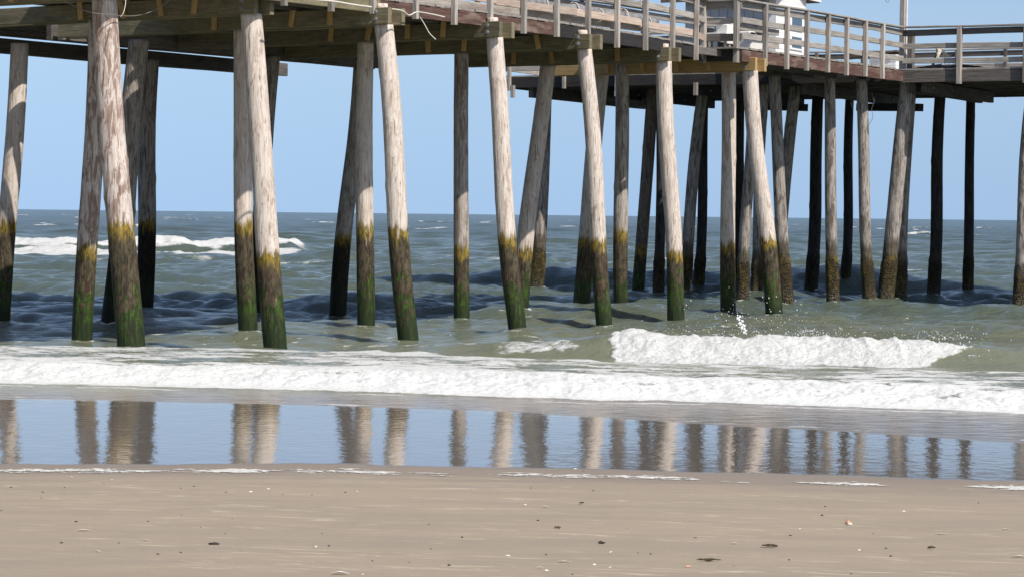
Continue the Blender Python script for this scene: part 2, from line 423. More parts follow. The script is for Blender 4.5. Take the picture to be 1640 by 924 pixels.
def planks(name, rows, z, mat, wdir, parent):
    """deck boards: rows of (start point, end point) centre lines"""
    bm = bmesh.new()
    for a, b, w in rows:
        d = (b-a).normalized(); q = Vector((-d.y, d.x, 0))*w/2
        z0 = z-.04+random.uniform(-.003, .003); z1 = z+random.uniform(-.003, .004)
        vs = [bm.verts.new((v.x, v.y, zz)) for zz in (z0, z1) for v in (a-q, b-q, b+q, a+q)]
        for idx in ((0, 1, 2, 3), (4, 5, 6, 7), (0, 1, 5, 4), (1, 2, 6, 5), (2, 3, 7, 6), (3, 0, 4, 7)): bm.faces.new([vs[j] for j in idx])
    return bm_obj(name, bm, mat, parent)
rows = []; s = -9.
while s < 27.45:
    t1 = 11.05 if s < S_WIDE else 3.55
    t0_ = t_front(s)-.03+random.uniform(-.02, .02)
    if s < 6.5:                                       # the deck is open between its front and rear strips here
        rows.append((st(s, t0_), st(s, 4.3), .144)); rows.append((st(s, 7.25), st(s, t1), .144))
    else: rows.append((st(s, t0_), st(s, t1), .144))
    s += .15
planks('deck', rows, ZD, M['grey_wood'], None, pier)

# front fascia boards, three ages of timber
def run(name, pts, z, w, h, mat, parent, off=0., **k):
    for (a, b) in zip(pts[:-1], pts[1:]):
        a, b = Vector((*a, 0)), Vector((*b, 0)); d = (b-a).normalized(); q = Vector((d.y, -d.x, 0))*off
        beam(name, a+q+Vector((0, 0, z)), b+q+Vector((0, 0, z)), w, h, mat, parent, **k)
ED = [(st(s, t).x, st(s, t).y) for s, t in es]
def split_at(pts, s_cut):
    A, Bq = [], []
    for p in pts:
        (A if to_st(*p)[0] <= s_cut else Bq).append(p)
    c = st(s_cut, t_front(s_cut)); A.append((c.x, c.y)); Bq.insert(0, (c.x, c.y)); return A, Bq
Aseg, rest = split_at(ED, 6.0); Bseg, Cseg = split_at(rest, 11.6)
run('fascia', Aseg, 5.43, .05, .24, M['new_wood'], pier)
run('fascia', Bseg, 5.43, .05, .24, M['red_wood'], pier)
run('fascia', Cseg, 5.42, .05, .25, M['black_wood'], pier)
JG = [ED[-1], EDGE2[0]]
run('fascia', JG, 5.42, .05, .25, M['black_wood'], pier)
run('fascia', EDGE2, 5.41, .05, .25, M['red_wood'], pier)

# ------------------------------------------------------------------ railings (part) > post, rail boards (sub-parts)
def lerp_line(pts, d):
    for a, b in zip(pts[:-1], pts[1:]):
        a, b = Vector((*a, 0)), Vector((*b, 0)); L = (b-a).length
        if d <= L: return a+(b-a)*(d/L)
        d -= L
    return b
def part_empty(name, p, parent):
    o = bpy.data.objects.new(name, None); o.empty_display_size = .1; return reg(o, parent, Matrix.Translation(p))
def hit_px(pts, px):                      # where a line of posts crosses a bearing
    k = (px-W_PX/2)/F_PX
    for a, b in zip(pts[:-1], pts[1:]):
        fa = a[0]-(k*a[1]-4.0*ROLL); fb = b[0]-(k*b[1]-4.0*ROLL)
        if fa*fb <= 0 and fa != fb:
            f = fa/(fa-fb); return Vector((a[0]+(b[0]-a[0])*f, a[1]+(b[1]-a[1])*f, 0)), (Vector((*b, 0))-Vector((*a, 0))).normalized()
    return None
def railing(pts, posts, mats, levels, zbot=5.26, off=.07, cap=True, pw=.10):
    base = Vector((*pts[0], ZD))
    rl = part_empty('railing', base, pier)
    for p, d in posts:
        q = Vector((d.y, -d.x, 0)); c = p+q*off
        j = random.uniform(-.012, .012); mm = random.choice(mats)
        beam('post', c+Vector((0, 0, zbot+random.uniform(-.03, .03))), c+d*j+Vector((0, 0, ZR-.02)), pw, pw*.8, mm, rl, up=d, wob=.003)
    for z, h, mt in levels:
        run('rail_board', pts, z, .04, h, M[mt], rl, off=-.005+random.uniform(-.004, .004), wob=.012)
    if cap: run('hand_rail', pts, ZR, .17, .042, M['grey_wood'], rl, off=.03, wob=.008)
    return rl
def posts_px(pts, pxs): return [h for h in (hit_px(pts, x) for x in pxs) if h]
GW = [M['grey_wood'], M['pale_wood'], M['grey_wood']]
LV = [(6.47, .14, 'grey_wood'), (6.17, .13, 'grey_wood'), (5.80, .14, 'pink_wood')]
pl = posts_px(ED, [42, 250, 349, 450, 525, 592, 660, 722, 779, 832.5, 885.7, 935, 981.8, 1027, 1070, 1108])
railing(ED, pl, GW, LV)
jd = (Vector((*JG[1], 0))-Vector((*JG[0], 0))).normalized()
railing(JG, [(Vector((*JG[0], 0)), jd), (Vector((*JG[1], 0))-jd*.08, jd)], GW, [(6.47, .14, 'grey_wood'), (6.17, .13, 'grey_wood'), (5.80, .16, 'dark_wood')], pw=.13)
p2 = posts_px(EDGE2, [1185, 1219, 1253.8, 1285.5, 1319, 1349, 1379, 1406.5])
railing(EDGE2, p2, GW, [(6.47, .14, 'grey_wood'), (6.17, .13, 'grey_wood'), (5.84, .13, 'grey_wood')])
far = [st(8.5, 2.9), st(26.8, 2.9)]; far = [(v.x, v.y) for v in far]
nd = (Vector((*far[1], 0))-Vector((*far[0], 0))); L = nd.length; nd.normalize()
railing(far, [(Vector((*far[0], 0))+nd*(k*1.3+.3), nd) for k in range(14)], [M['dark_wood'], M['grey_wood']],
        [(6.47, .14, 'grey_wood'), (6.15, .15, 'pale_wood'), (5.80, .14, 'pale_wood')], zbot=ZD, off=-.07, cap=True)

# ------------------------------------------------------------------ pier head, crossing the end of the walkway
C = Vector((9.39, 60.7, 0)); uT = Vector((-.887, .462, 0)).normalized(); pT = Vector((.462, .887, 0)).normalized()
def ab(a, b, z=0): return C+uT*a+pT*b+Vector((0, 0, z))
A0, A1, BD = -14., 10.9, 8.0
rows = []; a = A0
while a < A1:
    rows.append((ab(a, -.02), ab(a, BD), .144)); a += .15
planks('deck', rows, ZD+.006, M['grey_wood'], None, pier)
def axy(*l): return [(ab(a, b).x, ab(a, b).y) for a, b in l]
run('fascia', axy((A1, 0), (0, 0)), 5.41, .05, .26, M['black_wood'], pier, off=0)
run('fascia', axy((0, 0), (A0, 0)), 5.40, .05, .29, M['dark_wood'], pier, off=0)
run('fascia', axy((A1, BD), (A1, 0)), 5.41, .05, .26, M['dark_wood'], pier)
run('fascia', axy((A0, BD), (A1, BD)), 5.41, .05, .26, M['dark_wood'], pier)
for b in np.arange(.45, BD, .75): beam('joist', ab(A0, b, 5.43), ab(A1-.03, b, 5.43), .08, .20, M['dark_wood'], pier, bev=.004)
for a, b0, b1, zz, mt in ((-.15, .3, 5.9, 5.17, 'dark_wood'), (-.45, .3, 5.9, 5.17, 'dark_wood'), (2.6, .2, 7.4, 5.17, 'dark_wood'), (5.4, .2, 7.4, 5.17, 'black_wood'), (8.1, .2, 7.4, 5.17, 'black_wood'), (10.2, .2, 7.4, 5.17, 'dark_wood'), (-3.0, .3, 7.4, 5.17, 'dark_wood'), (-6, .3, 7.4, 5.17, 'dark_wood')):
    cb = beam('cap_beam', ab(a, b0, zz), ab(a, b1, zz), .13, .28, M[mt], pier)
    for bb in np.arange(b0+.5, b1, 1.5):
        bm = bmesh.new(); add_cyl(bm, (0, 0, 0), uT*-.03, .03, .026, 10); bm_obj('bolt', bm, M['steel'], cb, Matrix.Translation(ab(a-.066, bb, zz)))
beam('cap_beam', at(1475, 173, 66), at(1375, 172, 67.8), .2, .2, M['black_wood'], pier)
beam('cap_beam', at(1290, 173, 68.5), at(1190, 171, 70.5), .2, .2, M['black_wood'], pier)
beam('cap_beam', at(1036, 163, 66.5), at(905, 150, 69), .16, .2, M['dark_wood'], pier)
# short posts and stubs under the T edge
for a in (10.6, 7.6, 5.4): beam('blocking', ab(a, -.06, 5.02), ab(a, -.06, 5.34), .10, .10, M['grey_wood'], pier, up=pT)
fr = axy((0, 0), (A0, 0)); fl = axy((A1, 0), (3.6, 0))
tp = posts_px(fr, [1436.5, 1535, 1641]) + [(ab(a, 0), -uT) for a in (-5.9, -7.5, -9.1, -10.7)]
rlh = railing(fr, tp, [M['grey_wood'], M['pale_wood']], [(6.46, .15, 'dark_wood'), (6.12, .13, 'grey_wood'), (5.78, .13, 'grey_wood')], zbot=5.22, pw=.14)
for p, d in tp:
    q = Vector((d.y, -d.x, 0))
    for zz in (5.33, 5.43):
        c = p+q*.12; bm = bmesh.new(); add_cyl(bm, -q*.01, q*.02, .022, .018, 10); bm_obj('bolt', bm, M['steel'], rlh, Matrix.Translation(c+Vector((0, 0, zz))))
railing(fl, [(ab(a, 0), -uT) for a in (10.7, 9.1, 7.6, 6.1, 4.6)], [M['grey_wood']], [(6.46, .14, 'grey_wood'), (6.12, .13, 'grey_wood'), (5.78, .13, 'pale_wood')], zbot=5.22)
re_ = axy((A0, BD), (A1, BD))
railing(re_, [(ab(a, BD), uT) for a in np.arange(A0+.3, A1, 1.35)], [M['dark_wood']], [(6.46, .14, 'dark_wood'), (6.12, .13, 'grey_wood'), (5.78, .13, 'dark_wood')], zbot=5.3, off=-.07)
railing(axy((A1, BD), (A1, 0)), [(ab(A1, b), -pT) for b in (7.6, 5.7, 3.8, 1.9)], [M['grey_wood']], [(6.46, .14, 'grey_wood'), (6.12, .13, 'grey_wood'), (5.78, .13, 'grey_wood')], zbot=5.3, off=-.0)

# ------------------------------------------------------------------ things on the pier
# timber pole at the corner
pp = hit_px(axy((2, .25), (-2, .25)), 1443)[0]
pole = empty('timber_pole', (pp.x, pp.y, ZD), 'tall square timber pole rising from the inner corner of the pier head', 'pole')
beam('shaft', pp+Vector((0, 0, ZD-.3)), pp+Vector((0, 0, 9.2)), .13, .13, M['grey_wood'], pole, up=pd)
bm = bmesh.new(); add_box(bm, (0, 0, 1.9), (.03, .03, 3.8)); bm_obj('conduit', bm, M['white'], pole, Matrix.Translation(pp+Vector((.085, -.03, ZD))))
beam('base_block', pp+pT*.16-uT*.12+Vector((0, 0, ZD)), pp+pT*.16-uT*.12+Vector((0, 0, ZR-.05)), .2, .2, M['dark_wood'], pole, up=pT)

# cabin: walls, hatch, two sash window, roof
cab_c = Vector((xat(1239, 64.0, 7), 64.0, ZD+.012))
cab = empty('pier_cabin', cab_c, 'small boarded cabin, white with a shade-toned grey front, under a brown shingle roof on the pier head', 'cabin')
def cb(a, b, z): return cab_c+uT*a+pT*b+Vector((0, 0, z))
Wc, Dc, Hc = 2.5, 2.05, 2.0
def cabbox(name, mat, a0, a1, b0, b1, z0, z1, parent, bev=0):
    bm = bmesh.new(); add_box(bm, ((a0+a1)/2, (b0+b1)/2, (z0+z1)/2), (abs(a1-a0), abs(b1-b0), z1-z0), bev)
    mm = Matrix.Identity(4)
    for i in range(3): mm[i][0] = uT[i]; mm[i][1] = pT[i]; mm[i][3] = cab_c[i]
    return bm_obj(name, bm, mat, parent, mm)
def boards(name, mat, along, n, w0, w1, fixed, z0, z1, horiz, parent):
    bm = bmesh.new()
    for k in range(n):
        if horiz:
            za = z0+(z1-z0)*k/n; zb = z0+(z1-z0)*(k+1)/n-.006; c = (w0+w1)/2; sx = w1-w0
            if along == 'a': add_box(bm, (c, fixed, (za+zb)/2), (sx, .04, zb-za))
            else: add_box(bm, (fixed, c, (za+zb)/2), (.04+.012*(k % 2), sx, zb-za))
        else:
            wa = w0+(w1-w0)*k/n; wb = w0+(w1-w0)*(k+1)/n-.012
            add_box(bm, ((wa+wb)/2, fixed+.004*(k % 2), (z0+z1)/2), (wb-wa, .04, z1-z0))
    mm = Matrix.Identity(4)
    for i in range(3): mm[i][0] = uT[i]; mm[i][1] = pT[i]; mm[i][3] = cab_c[i]
    return bm_obj(name, bm, mat, parent, mm)
cabbox('core', M['dark'], .05, Wc, .05, Dc-.05, 0, Hc+.1, cab)
boards('wall', M['shade_grey_board'], 'a', 10, .12, Wc, .0, 0, Hc+.2, False, cab)
boards('wall', M['white'], 'b', 16, .0, Dc, -.0, 0, Hc+.2, True, cab)
cabbox('corner_board', M['white'], -.035, .16, -.03, .03, 0, Hc+.2, cab)
cabbox('corner_board', M['white'], -.04, .0, Dc-.07, Dc+.03, 0, Hc+.2, cab)
for z0, z1 in ((.72, 1.10), (1.22, 1.62)):
    w = cabbox('window', M['white'], -.055, .02, .95, 1.85, z0, z1, cab)
    cabbox('pane', M['glass'], -.062, -.03, 1.05, 1.75, z0+.05, z1-.05, w)
ht = cabbox('hatch', M['dark'], .2, 1.55, -.05, .05, .72, 1.12, cab)
for k in range(14): cabbox('hook', M['steel'], .28+k*.09, .295+k*.09, -.075, -.055, .84, .96, ht)
cabbox('shelf', M['dark_wood'], .15, 1.6, -.22, -.03, 1.13, 1.16, ht)
bm = bmesh.new()
prof = [(-.45, Hc+.0), (Dc/2, Hc+.75), (Dc+.3, Hc+.05), (Dc+.3, Hc+.0), (Dc/2, Hc+.65), (-.45, Hc-.12)]
va = [bm.verts.new((-.32, b, z)) for b, z in prof]; vb = [bm.verts.new((Wc+.5, b, z)) for b, z in prof]
bm.faces.new(va); bm.faces.new(vb)
for k in range(6): bm.faces.new((va[k], va[(k+1) % 6], vb[(k+1) % 6], vb[k]))
mm = Matrix.Identity(4)
for i in range(3): mm[i][0] = uT[i]; mm[i][1] = pT[i]; mm[i][3] = cab_c[i]
rf = bm_obj('roof', bm, M['shingle'], cab, mm)
cabbox('eave_trim', M['white'], -.36, -.325, -.3, Dc+.28, Hc+.02, Hc+.10, rf)

# low white box shed by the corner
sp = Vector((xat(1417, 66.5, 6.2), 66.5, ZD+.012))
shed = empty('bait_shed', sp, 'low white clapboard shed with a dark lean-to roof behind the corner railing', 'shed')
mm = frame(sp, -uT)
bm = bmesh.new()
for k in range(7): add_box(bm, (0, 0, .05+k*.1), (.72, .6+.015*(k % 2), .094))
bm_obj('wall', bm, M['white'], shed, mm)
bm = bmesh.new(); vs = []
for x, z in ((-1.15, .62), (.42, .76), (.42, .80), (-1.15, .66)):
    vs.append((bm.verts.new((x, -.4, z)), bm.verts.new((x, .4, z))))
for k in range(4): bm.faces.new((vs[k][0], vs[(k+1) % 4][0], vs[(k+1) % 4][1], vs[k][1]))
bm.faces.new([v[0] for v in vs]); bm.faces.new([v[1] for v in vs])
bm_obj('roof', bm, M['dark_wood'], shed, mm)

# rolled tarpaulin tied along the far rail
a, b = st(15.4, 2.72, 6.33), st(20.6, 2.72, 6.30)
tp_ = empty('rolled_tarp', a, 'grey rolled tarpaulin tied with white cord along the far railing', 'tarpaulin')
pts = [a+(b-a)*(k/26)+Vector((0, 0, .03*math.sin(k*.7)-.02*math.sin(k*1.9))) for k in range(27)]
tube('roll', pts, lambda f: .11+.025*math.sin(f*23)+.02*math.sin(f*51), M['tarp'], tp_, 12)
for k in (3, 9, 14, 19, 24):
    c = pts[k]; ring = [c+Vector((0, 0, .145))*math.cos(t)+ud*.145*math.sin(t) for t in np.linspace(0, 6.28, 17)]
    tube('tie_cord', ring+[ring[-1]+Vector((0, 0, -.25))], .012, M['cable_pale'], tp_, 5)

# cleaning table, box, tub, bin behind the railing near the jog
tb = Vector((xat(1161, 55.9, 6.1), 55.9, ZD+.006))
t_ = empty('cleaning_table', tb, 'white fish cleaning table on grey legs behind the jog in the railing', 'table')
mm = frame(tb, pd)
bm = bmesh.new(); add_box(bm, (0, 0, .42), (.9, .5, .05), .008); bm_obj('table_top', bm, M['plastic'], t_, mm)
bm = bmesh.new(); add_box(bm, (0, -.27, .30), (.9, .02, .2)); bm_obj('apron', bm, M['plastic'], t_, mm)
for x in (-.4, .4):
    for y in (-.2, .2): bm = bmesh.new(); add_box(bm, (x, y, .2), (.05, .05, .4)); bm_obj('leg', bm, M['grey_wood'], t_, mm)
cl = empty('cooler', tb+Vector((0, 0, .45)), 'white cooler box with a tilted lid standing on the cleaning table', 'cooler')
mm = frame(tb+Vector((0, 0, .446)), pd)
bm = bmesh.new(); add_box(bm, (0, 0, .1), (.42, .3, .2), .02); bm_obj('body', bm, M['plastic'], cl, mm)
bm = bmesh.new(); add_box(bm, (0, 0, 0), (.45, .32, .05), .015); bm_obj('lid', bm, M['plastic'], cl, mm @ Matrix.Translation((-.06, .03, .26)) @ Matrix.Rotation(.3, 4, 'Y'))
tu = Vector((xat(1198, 55.4, 6), 55.4, ZD+.006))
tub = empty('plastic_tub', tu, 'white moulded plastic tub with a square hole standing behind the front railing', 'tub')
mm = frame(tu, pd)
bm = bmesh.new(); add_box(bm, (.05, 0, .16), (.62, .4, .32), .03); add_box(bm, (-.1, 0, .38), (.3, .3, .16), .03); bm_obj('body', bm, M['plastic'], tub, mm)
bm = bmesh.new(); add_box(bm, (-.12, -.152, .39), (.16, .012, .09)); bm_obj('opening', bm, M['dark'], tub, mm)
bm = bmesh.new(); add_box(bm, (.3, -.24, .06), (.16, .06, .05), .01); tag(bm_obj('fishing_float', bm, M['blue'], None, mm), 'small blue plastic float lying beside the white tub', 'float')
bi = Vector((xat(1132, 56.5, 6.1), 56.5, ZD+.006))
bin_ = empty('litter_bin', bi, 'slim dark litter bin with a rim standing against the far railing', 'bin')
bm = bmesh.new(); add_cyl(bm, (0, 0, 0), (0, 0, .6), .11, .13, 14); bm_obj('body', bm, M['dark'], bin_, Matrix.Translation(bi))
bm = bmesh.new(); add_cyl(bm, (0, 0, .6), (0, 0, .64), .145, .145, 14); bm_obj('rim', bm, M['steel'], bin_, Matrix.Translation(bi))

# pale draped stand and netting on the head
sp = Vector((xat(1500, 60.75, 6), 60.75, ZD+.006))
sd_ = empty('draped_stand', sp, 'small leaning wooden stand with pale cloth and cords hanging behind the lower rail', 'stand')
beam('strut', sp+Vector((-.16, 0, 0)), sp+Vector((.0, 0, .48)), .06, .06, M['dark_wood'], sd_, up=Vector((0, 1, 0)))
bm = bmesh.new(); add_box(bm, (.03, 0, .5), (.17, .14, .06), .008); bm_obj('board', bm, M['cloth'], sd_, Matrix.Translation(sp))
n_ = 9; V = []
for i in range(n_):
    for j in range(5):
        f = i/(n_-1); V.append((-.03-.07*f+(.10-.05*f)*(j/4)+.01*math.sin(i*2+j), -.08+.02*math.sin(j*2+i*.8), .47-.33*f))
Fq = [(i*5+j, i*5+j+1, (i+1)*5+j+1, (i+1)*5+j) for i in range(n_-1) for j in range(4)]
cl_ = mesh_np('cloth', V, Fq, M['cloth'], sd_, Matrix.Translation(sp)); sm = cl_.modifiers.new('thick', 'SOLIDIFY'); sm.thickness = .012
for k in range(4):
    tube('cord', spline([sp+Vector((.08, -.08, .48)), sp+Vector((.1+.05*k, -.1, .3)), sp+Vector((.06+.08*k, -.1, .12+.03*k)), sp+Vector((.12+.1*k, -.1, .02))]), .008, M['cable_grey'], sd_, 5)
net_c = Vector((xat(1508, 61.0, 5.7), 60.45, ZD))
net = empty('fishing_net', net_c, 'low tangle of dark netting lying along the edge of the pier head', 'net')
for q in range(2):
    pts = []
    for k in range(70):
        a = -(-.75+1.5*random.random())
        pts.append(net_c - uT*(q*.5-.25+a*.8) + pT*(.05+.3*random.random()) + Vector((0, 0, .02+.11*random.random()*(1-abs(a)))))
    tube('strand', spline(pts, 5), .009, M['net'], net, 4)

# cables
def cable(name, pts, r, mat, label, cat='cable'):
    o = tube(name, spline(pts, 10), r, M[mat], None, 6); return tag(o, label, cat)
cable('electric_cable', [at(96, -4, 37.0), at(115, 8, 37.0), at(140, 19, 36.9), at(170, 24, 37.1), at(215, 26, 37.6), at(245, 18, 37.9), at(268, 4, 38.2), at(276, -6, 38.4)], .007, 'cable_grey', 'thin grey cable sagging beneath the deck behind the leftmost front pile', )
cable('electric_cable', [at(201, -6, 37.0), at(201, 6, 36.95), at(198, 20, 36.9), at(193, 28, 36.9)], .006, 'cable_pale', 'short pale cable curling beside the leftmost front pile')
cable('electric_cable', [at(455, -3, 39.4), at(500, 0, 40.0), at(535, 3, 40.5), at(565, 8, 40.9), at(595, 12, 41.3)], .016, 'cable_pale', 'pale conduit running along the deck edge towards the third front pile')
cable('electric_cable', [at(628, 15, 41.4), at(645, 18, 41.7), at(655, 25, 41.9), at(668, 20, 42.1), at(690, 23, 42.5), at(712, 28, 42.8)], .012, 'cable_pale', 'pale cable looping under the red deck edge past the third front pile')
cable('hanging_line', [at(672, 27, 42.3), at(680, 40, 42.3), at(688, 54, 42.3), at(698, 64, 42.3)], .008, 'cable_pale', 'short loose pale line hanging below the looped cable', 'line')
cable('hanging_line', [at(1396, 150, 60.2), at(1400, 163, 60.2), at(1396, 175, 60.2), at(1398, 188, 60.2), at(1392, 200, 60.2), at(1389, 212, 60.2)], .006, 'cable_grey', 'thin tangled line dangling under the pier head near its corner', 'line')
cable('fishing_line', [at(1420, -6, 61), at(1419, 3, 61), at(1423, 3.5, 61), at(1424, -1, 61)], .006, 'cable_grey', 'small dark loop of line caught beside the tall pole', 'line')

# ------------------------------------------------------------------ ground and sea
def Yb(X): return np.interp(X, [-6, -3.9, -1.3, 0, 1.35, 3.86, 6], [19.2, 19.26, 19.6, 19.45, 19.3, 18.85, 18.6])
def Yin(X): return np.interp(X, [-7, -5.3, -1.65, 0, 1.65, 4.5, 7], [26.6, 26.2, 25.5, 25.1, 23.9, 22.2, 21.4])
def Yfr(X): return np.interp(X, [-8, -5.8, -1.8, 0, 1.84, 5.1, 8], [28.6, 28.2, 27.5, 26.8, 26.3, 25.2, 24.6])
def Ybk(X): return np.interp(X, [-9, -7.4, -4.6, -2.2, -.2, 3.4, 6.4, 9], [36.2, 36.0, 35.6, 34.6, 33.4, 31.8, 31.2, 31])
def cols(dense, half, kmax, nout):
    mid = np.linspace(-half, half, dense); o = half*(kmax/half)**(np.arange(1, nout+1)/nout)
    return np.concatenate([-o[::-1], mid, o])
def grid(X, Y):
    n, mcol = X.shape; i = np.arange(n-1)[:, None]*mcol; j = np.arange(mcol-1)[None]
    return np.stack([i+j, i+j+1, i+mcol+j+1, i+mcol+j], -1).reshape(-1, 4)

# ---- beach
ks = cols(900, .26, 12, 28)
ys = np.concatenate([np.linspace(-70, 7, 14), np.linspace(8, 10.3, 30), np.arange(10.35, 17.6, .03), np.arange(17.6, 19.9, .013), np.arange(19.9, 29, .04), np.linspace(29.2, 48, 30)])
K, Y = np.meshgrid(ks, ys); X = K*np.maximum(Y, 8.)
yb = Yb(X) + .10*fbm(X*.9, Y*.0+3, 3) + .05*fbm(X*3, Y*.3, 2, 5)
d = yb-Y
zs = np.where(d > 0, .050*d*sst(-.2, 2.6, d), np.where(Y > 26, -.06*(Y-26), 0.))
zs = zs + .004*fbm(X*.6, Y*1.2, 3, 9)*sst(0, 1.5, d) + .0022*fbm(X*3.2, Y*6, 3, 19)*sst(.2, 1., d)
wet = sst(.06, -.10, d+.10*fbm(X*.8, Y*2.5, 4, 2)) 
damp = sst(2.2, .1, d+.7*fbm(X*.5, Y*1.1, 3, 6))
# old foam left at the top of the swash
yl = yb-.56+.20*fbm(X*.55, X*0+1.7, 4, 12)+.05*fbm(X*3, X*0+6, 3, 13)
lw = .20+.20*fbm(X*1.3, X*0+5, 3, 14)
gap = fbm(X*.75, X*0+8.2, 3, 31)+.10+.12*(X < -1.2)
fl1 = np.clip(lw, 0, 1)*sst(-.14, .12, gap)
foam = np.where(fl1 > .01, 1-np.abs(Y-yl)/np.maximum(fl1, .012), -1)
yl2 = yl-.16-.14*fbm(X*.9, X*0+2.2, 2, 41); w2 = np.clip(.05*sst(.05, .3, fbm(X*1.1, X*0+3.1, 3, 44)), 0, 1)
foam = np.maximum(foam, np.where(w2 > .008, 1-np.abs(Y-yl2)/np.maximum(w2, .01), -1))
foam = foam + 1.5*fbm(X*2.6, Y*9, 3, 22) + 1.3*fbm(X*11, Y*26, 3, 23)
fm = (foam > .42) & (np.abs(K) < .30)
Vs = np.stack([X, Y, zs], -1).reshape(-1, 3); Fq = grid(X, Y)

n = NT('beach_sand')
wv = n.coord('World'); 
big = n.noise(n.coord('World', (.35, 1.2, 1)), 1.5, 4, .6)
gr = n.noise(wv, 260, 3, .7); gr2 = n.noise(wv, 60, 4, .7)
tilt = n.new('ShaderNodeVectorRotate', rotation_type='Z_AXIS'); n.link(n.coord('World'), tilt.inputs['Vector']); tilt.inputs['Angle'].default_value = .22
tm = n.new('ShaderNodeMapping'); n.link(tilt.outputs[0], tm.inputs[0]); tm.inputs['Scale'].default_value = (2.6, 11, 1)
strk = n.noise(tm.outputs[0], 1.1, 6, .66, .6)
strk2 = n.noise(n.coord('World', (.35, 1.2, 1)), 1.3, 3, .5)
c = n.mix(n.ramp(big, .35, .65), (.375, .318, .246), (.43, .355, .268))
c = n.mix(n.ramp(gr, .3, .7, 0, .38), c, (.16, .125, .095))
c = n.mix(n.ramp(gr2, .52, .72, 0, .5), c, (.46, .385, .29))
mot = n.noise(n.coord('World', (1, 3, 1)), 5, 5, .7)
c = n.mix(n.ramp(mot, .5, .72, 0, .22), c, (.25, .215, .175))
sf = n.math('MULTIPLY', n.ramp(strk, .545, .66), n.ramp(strk2, .40, .60))
c = n.mix(n.math('MULTIPLY', sf, .68), c, (.62, .53, .40))
dp = n.attr('damp'); wt = n.attr('wet')
isl = n.noise(n.coord('World', (2.2, 9, 1)), 2.0, 5, .6); isl2 = n.noise(n.coord('World', (.5, .8, 1)), 1.1, 3, .5)
wt = n.math('MULTIPLY', wt, n.math('SUBTRACT', 1., n.math('MULTIPLY', n.math('MULTIPLY', n.ramp(isl, .64, .68), n.ramp(isl2, .42, .58)), .75)))
c = n.mix(n.math('MULTIPLY', dp, .75), c, (.235, .20, .17))
c = n.mix(wt, c, (.19, .165, .138))
n.col(c)
n.link(n.math('ADD', n.math('MULTIPLY', wt, -.80), n.math('ADD', .84, n.math('MULTIPLY', dp, -.12))), n.b.inputs['Roughness'])
n.link(n.math('ADD', .14, n.math('ADD', n.math('MULTIPLY', wt, .86), n.math('MULTIPLY', dp, .08))), n.b.inputs['Specular IOR Level'])
n.b.inputs['IOR'].default_value = 1.36
rip = n.noise(n.coord('World', (6.5, 5.5, 1)), 1.0, 4, .6, .2)
rip2 = n.noise(n.coord('World', (2.2, 1.1, 1)), 1.0, 2, .5, .2)
h_dry = n.math('ADD', n.math('MULTIPLY', gr2, .5), n.math('MULTIPLY', gr, .5))
bd = n.new('ShaderNodeBump'); n.link(h_dry, bd.inputs['Height']); bd.inputs['Distance'].default_value = .006
n.link(n.math('SUBTRACT', .8, n.math('MULTIPLY', wt, .79)), bd.inputs['Strength'])
bw = n.new('ShaderNodeBump'); n.link(n.math('ADD', n.math('MULTIPLY', rip, 1.), n.math('MULTIPLY', rip2, 1.2)), bw.inputs['Height']); bw.inputs['Distance'].default_value = .0021
n.link(n.math('MULTIPLY', wt, 1.), bw.inputs['Strength']); n.link(bd.outputs[0], bw.inputs['Normal']); n.link(bw.outputs[0], n.b.inputs['Normal'])
M['sand'] = n.m

n = NT('sea_foam_residue')
f1 = n.noise(n.coord('World', (1, 1.6, 1)), 30, 5, .7)
n.col(n.mix(n.ramp(f1, .35, .6), (.50, .47, .40), (.84, .83, .78))); n.b.inputs['Roughness'].default_value = .7; n.bump(f1, .8, .02); M['residue'] = n.m

fmf = fm.reshape(-1)[Fq].all(1)
def submesh(name, V, Fs, mat, attrs, kind):
    idx = np.unique(Fs); remap = np.full(len(V), -1, np.int64); remap[idx] = np.arange(len(idx))
    o = mesh_np(name, V[idx], remap[Fs], mat, None, None, True, {k: v.reshape(-1)[idx] for k, v in attrs.items()})
    o['kind'] = kind; return o
at_s = {'wet': wet, 'damp': damp}
tag(submesh('sand_beach', Vs, Fq, M['sand'], at_s, 'structure'), None, None)
Vf = Vs.copy(); Vf[:, 2] += .003+.0035*np.clip(foam.reshape(-1)-.3, 0, 1)
tag(submesh('foam_residue', Vf, Fq[fmf], M['residue'], {}, 'stuff'), 'thin broken line of white foam left on the damp sand', 'foam')

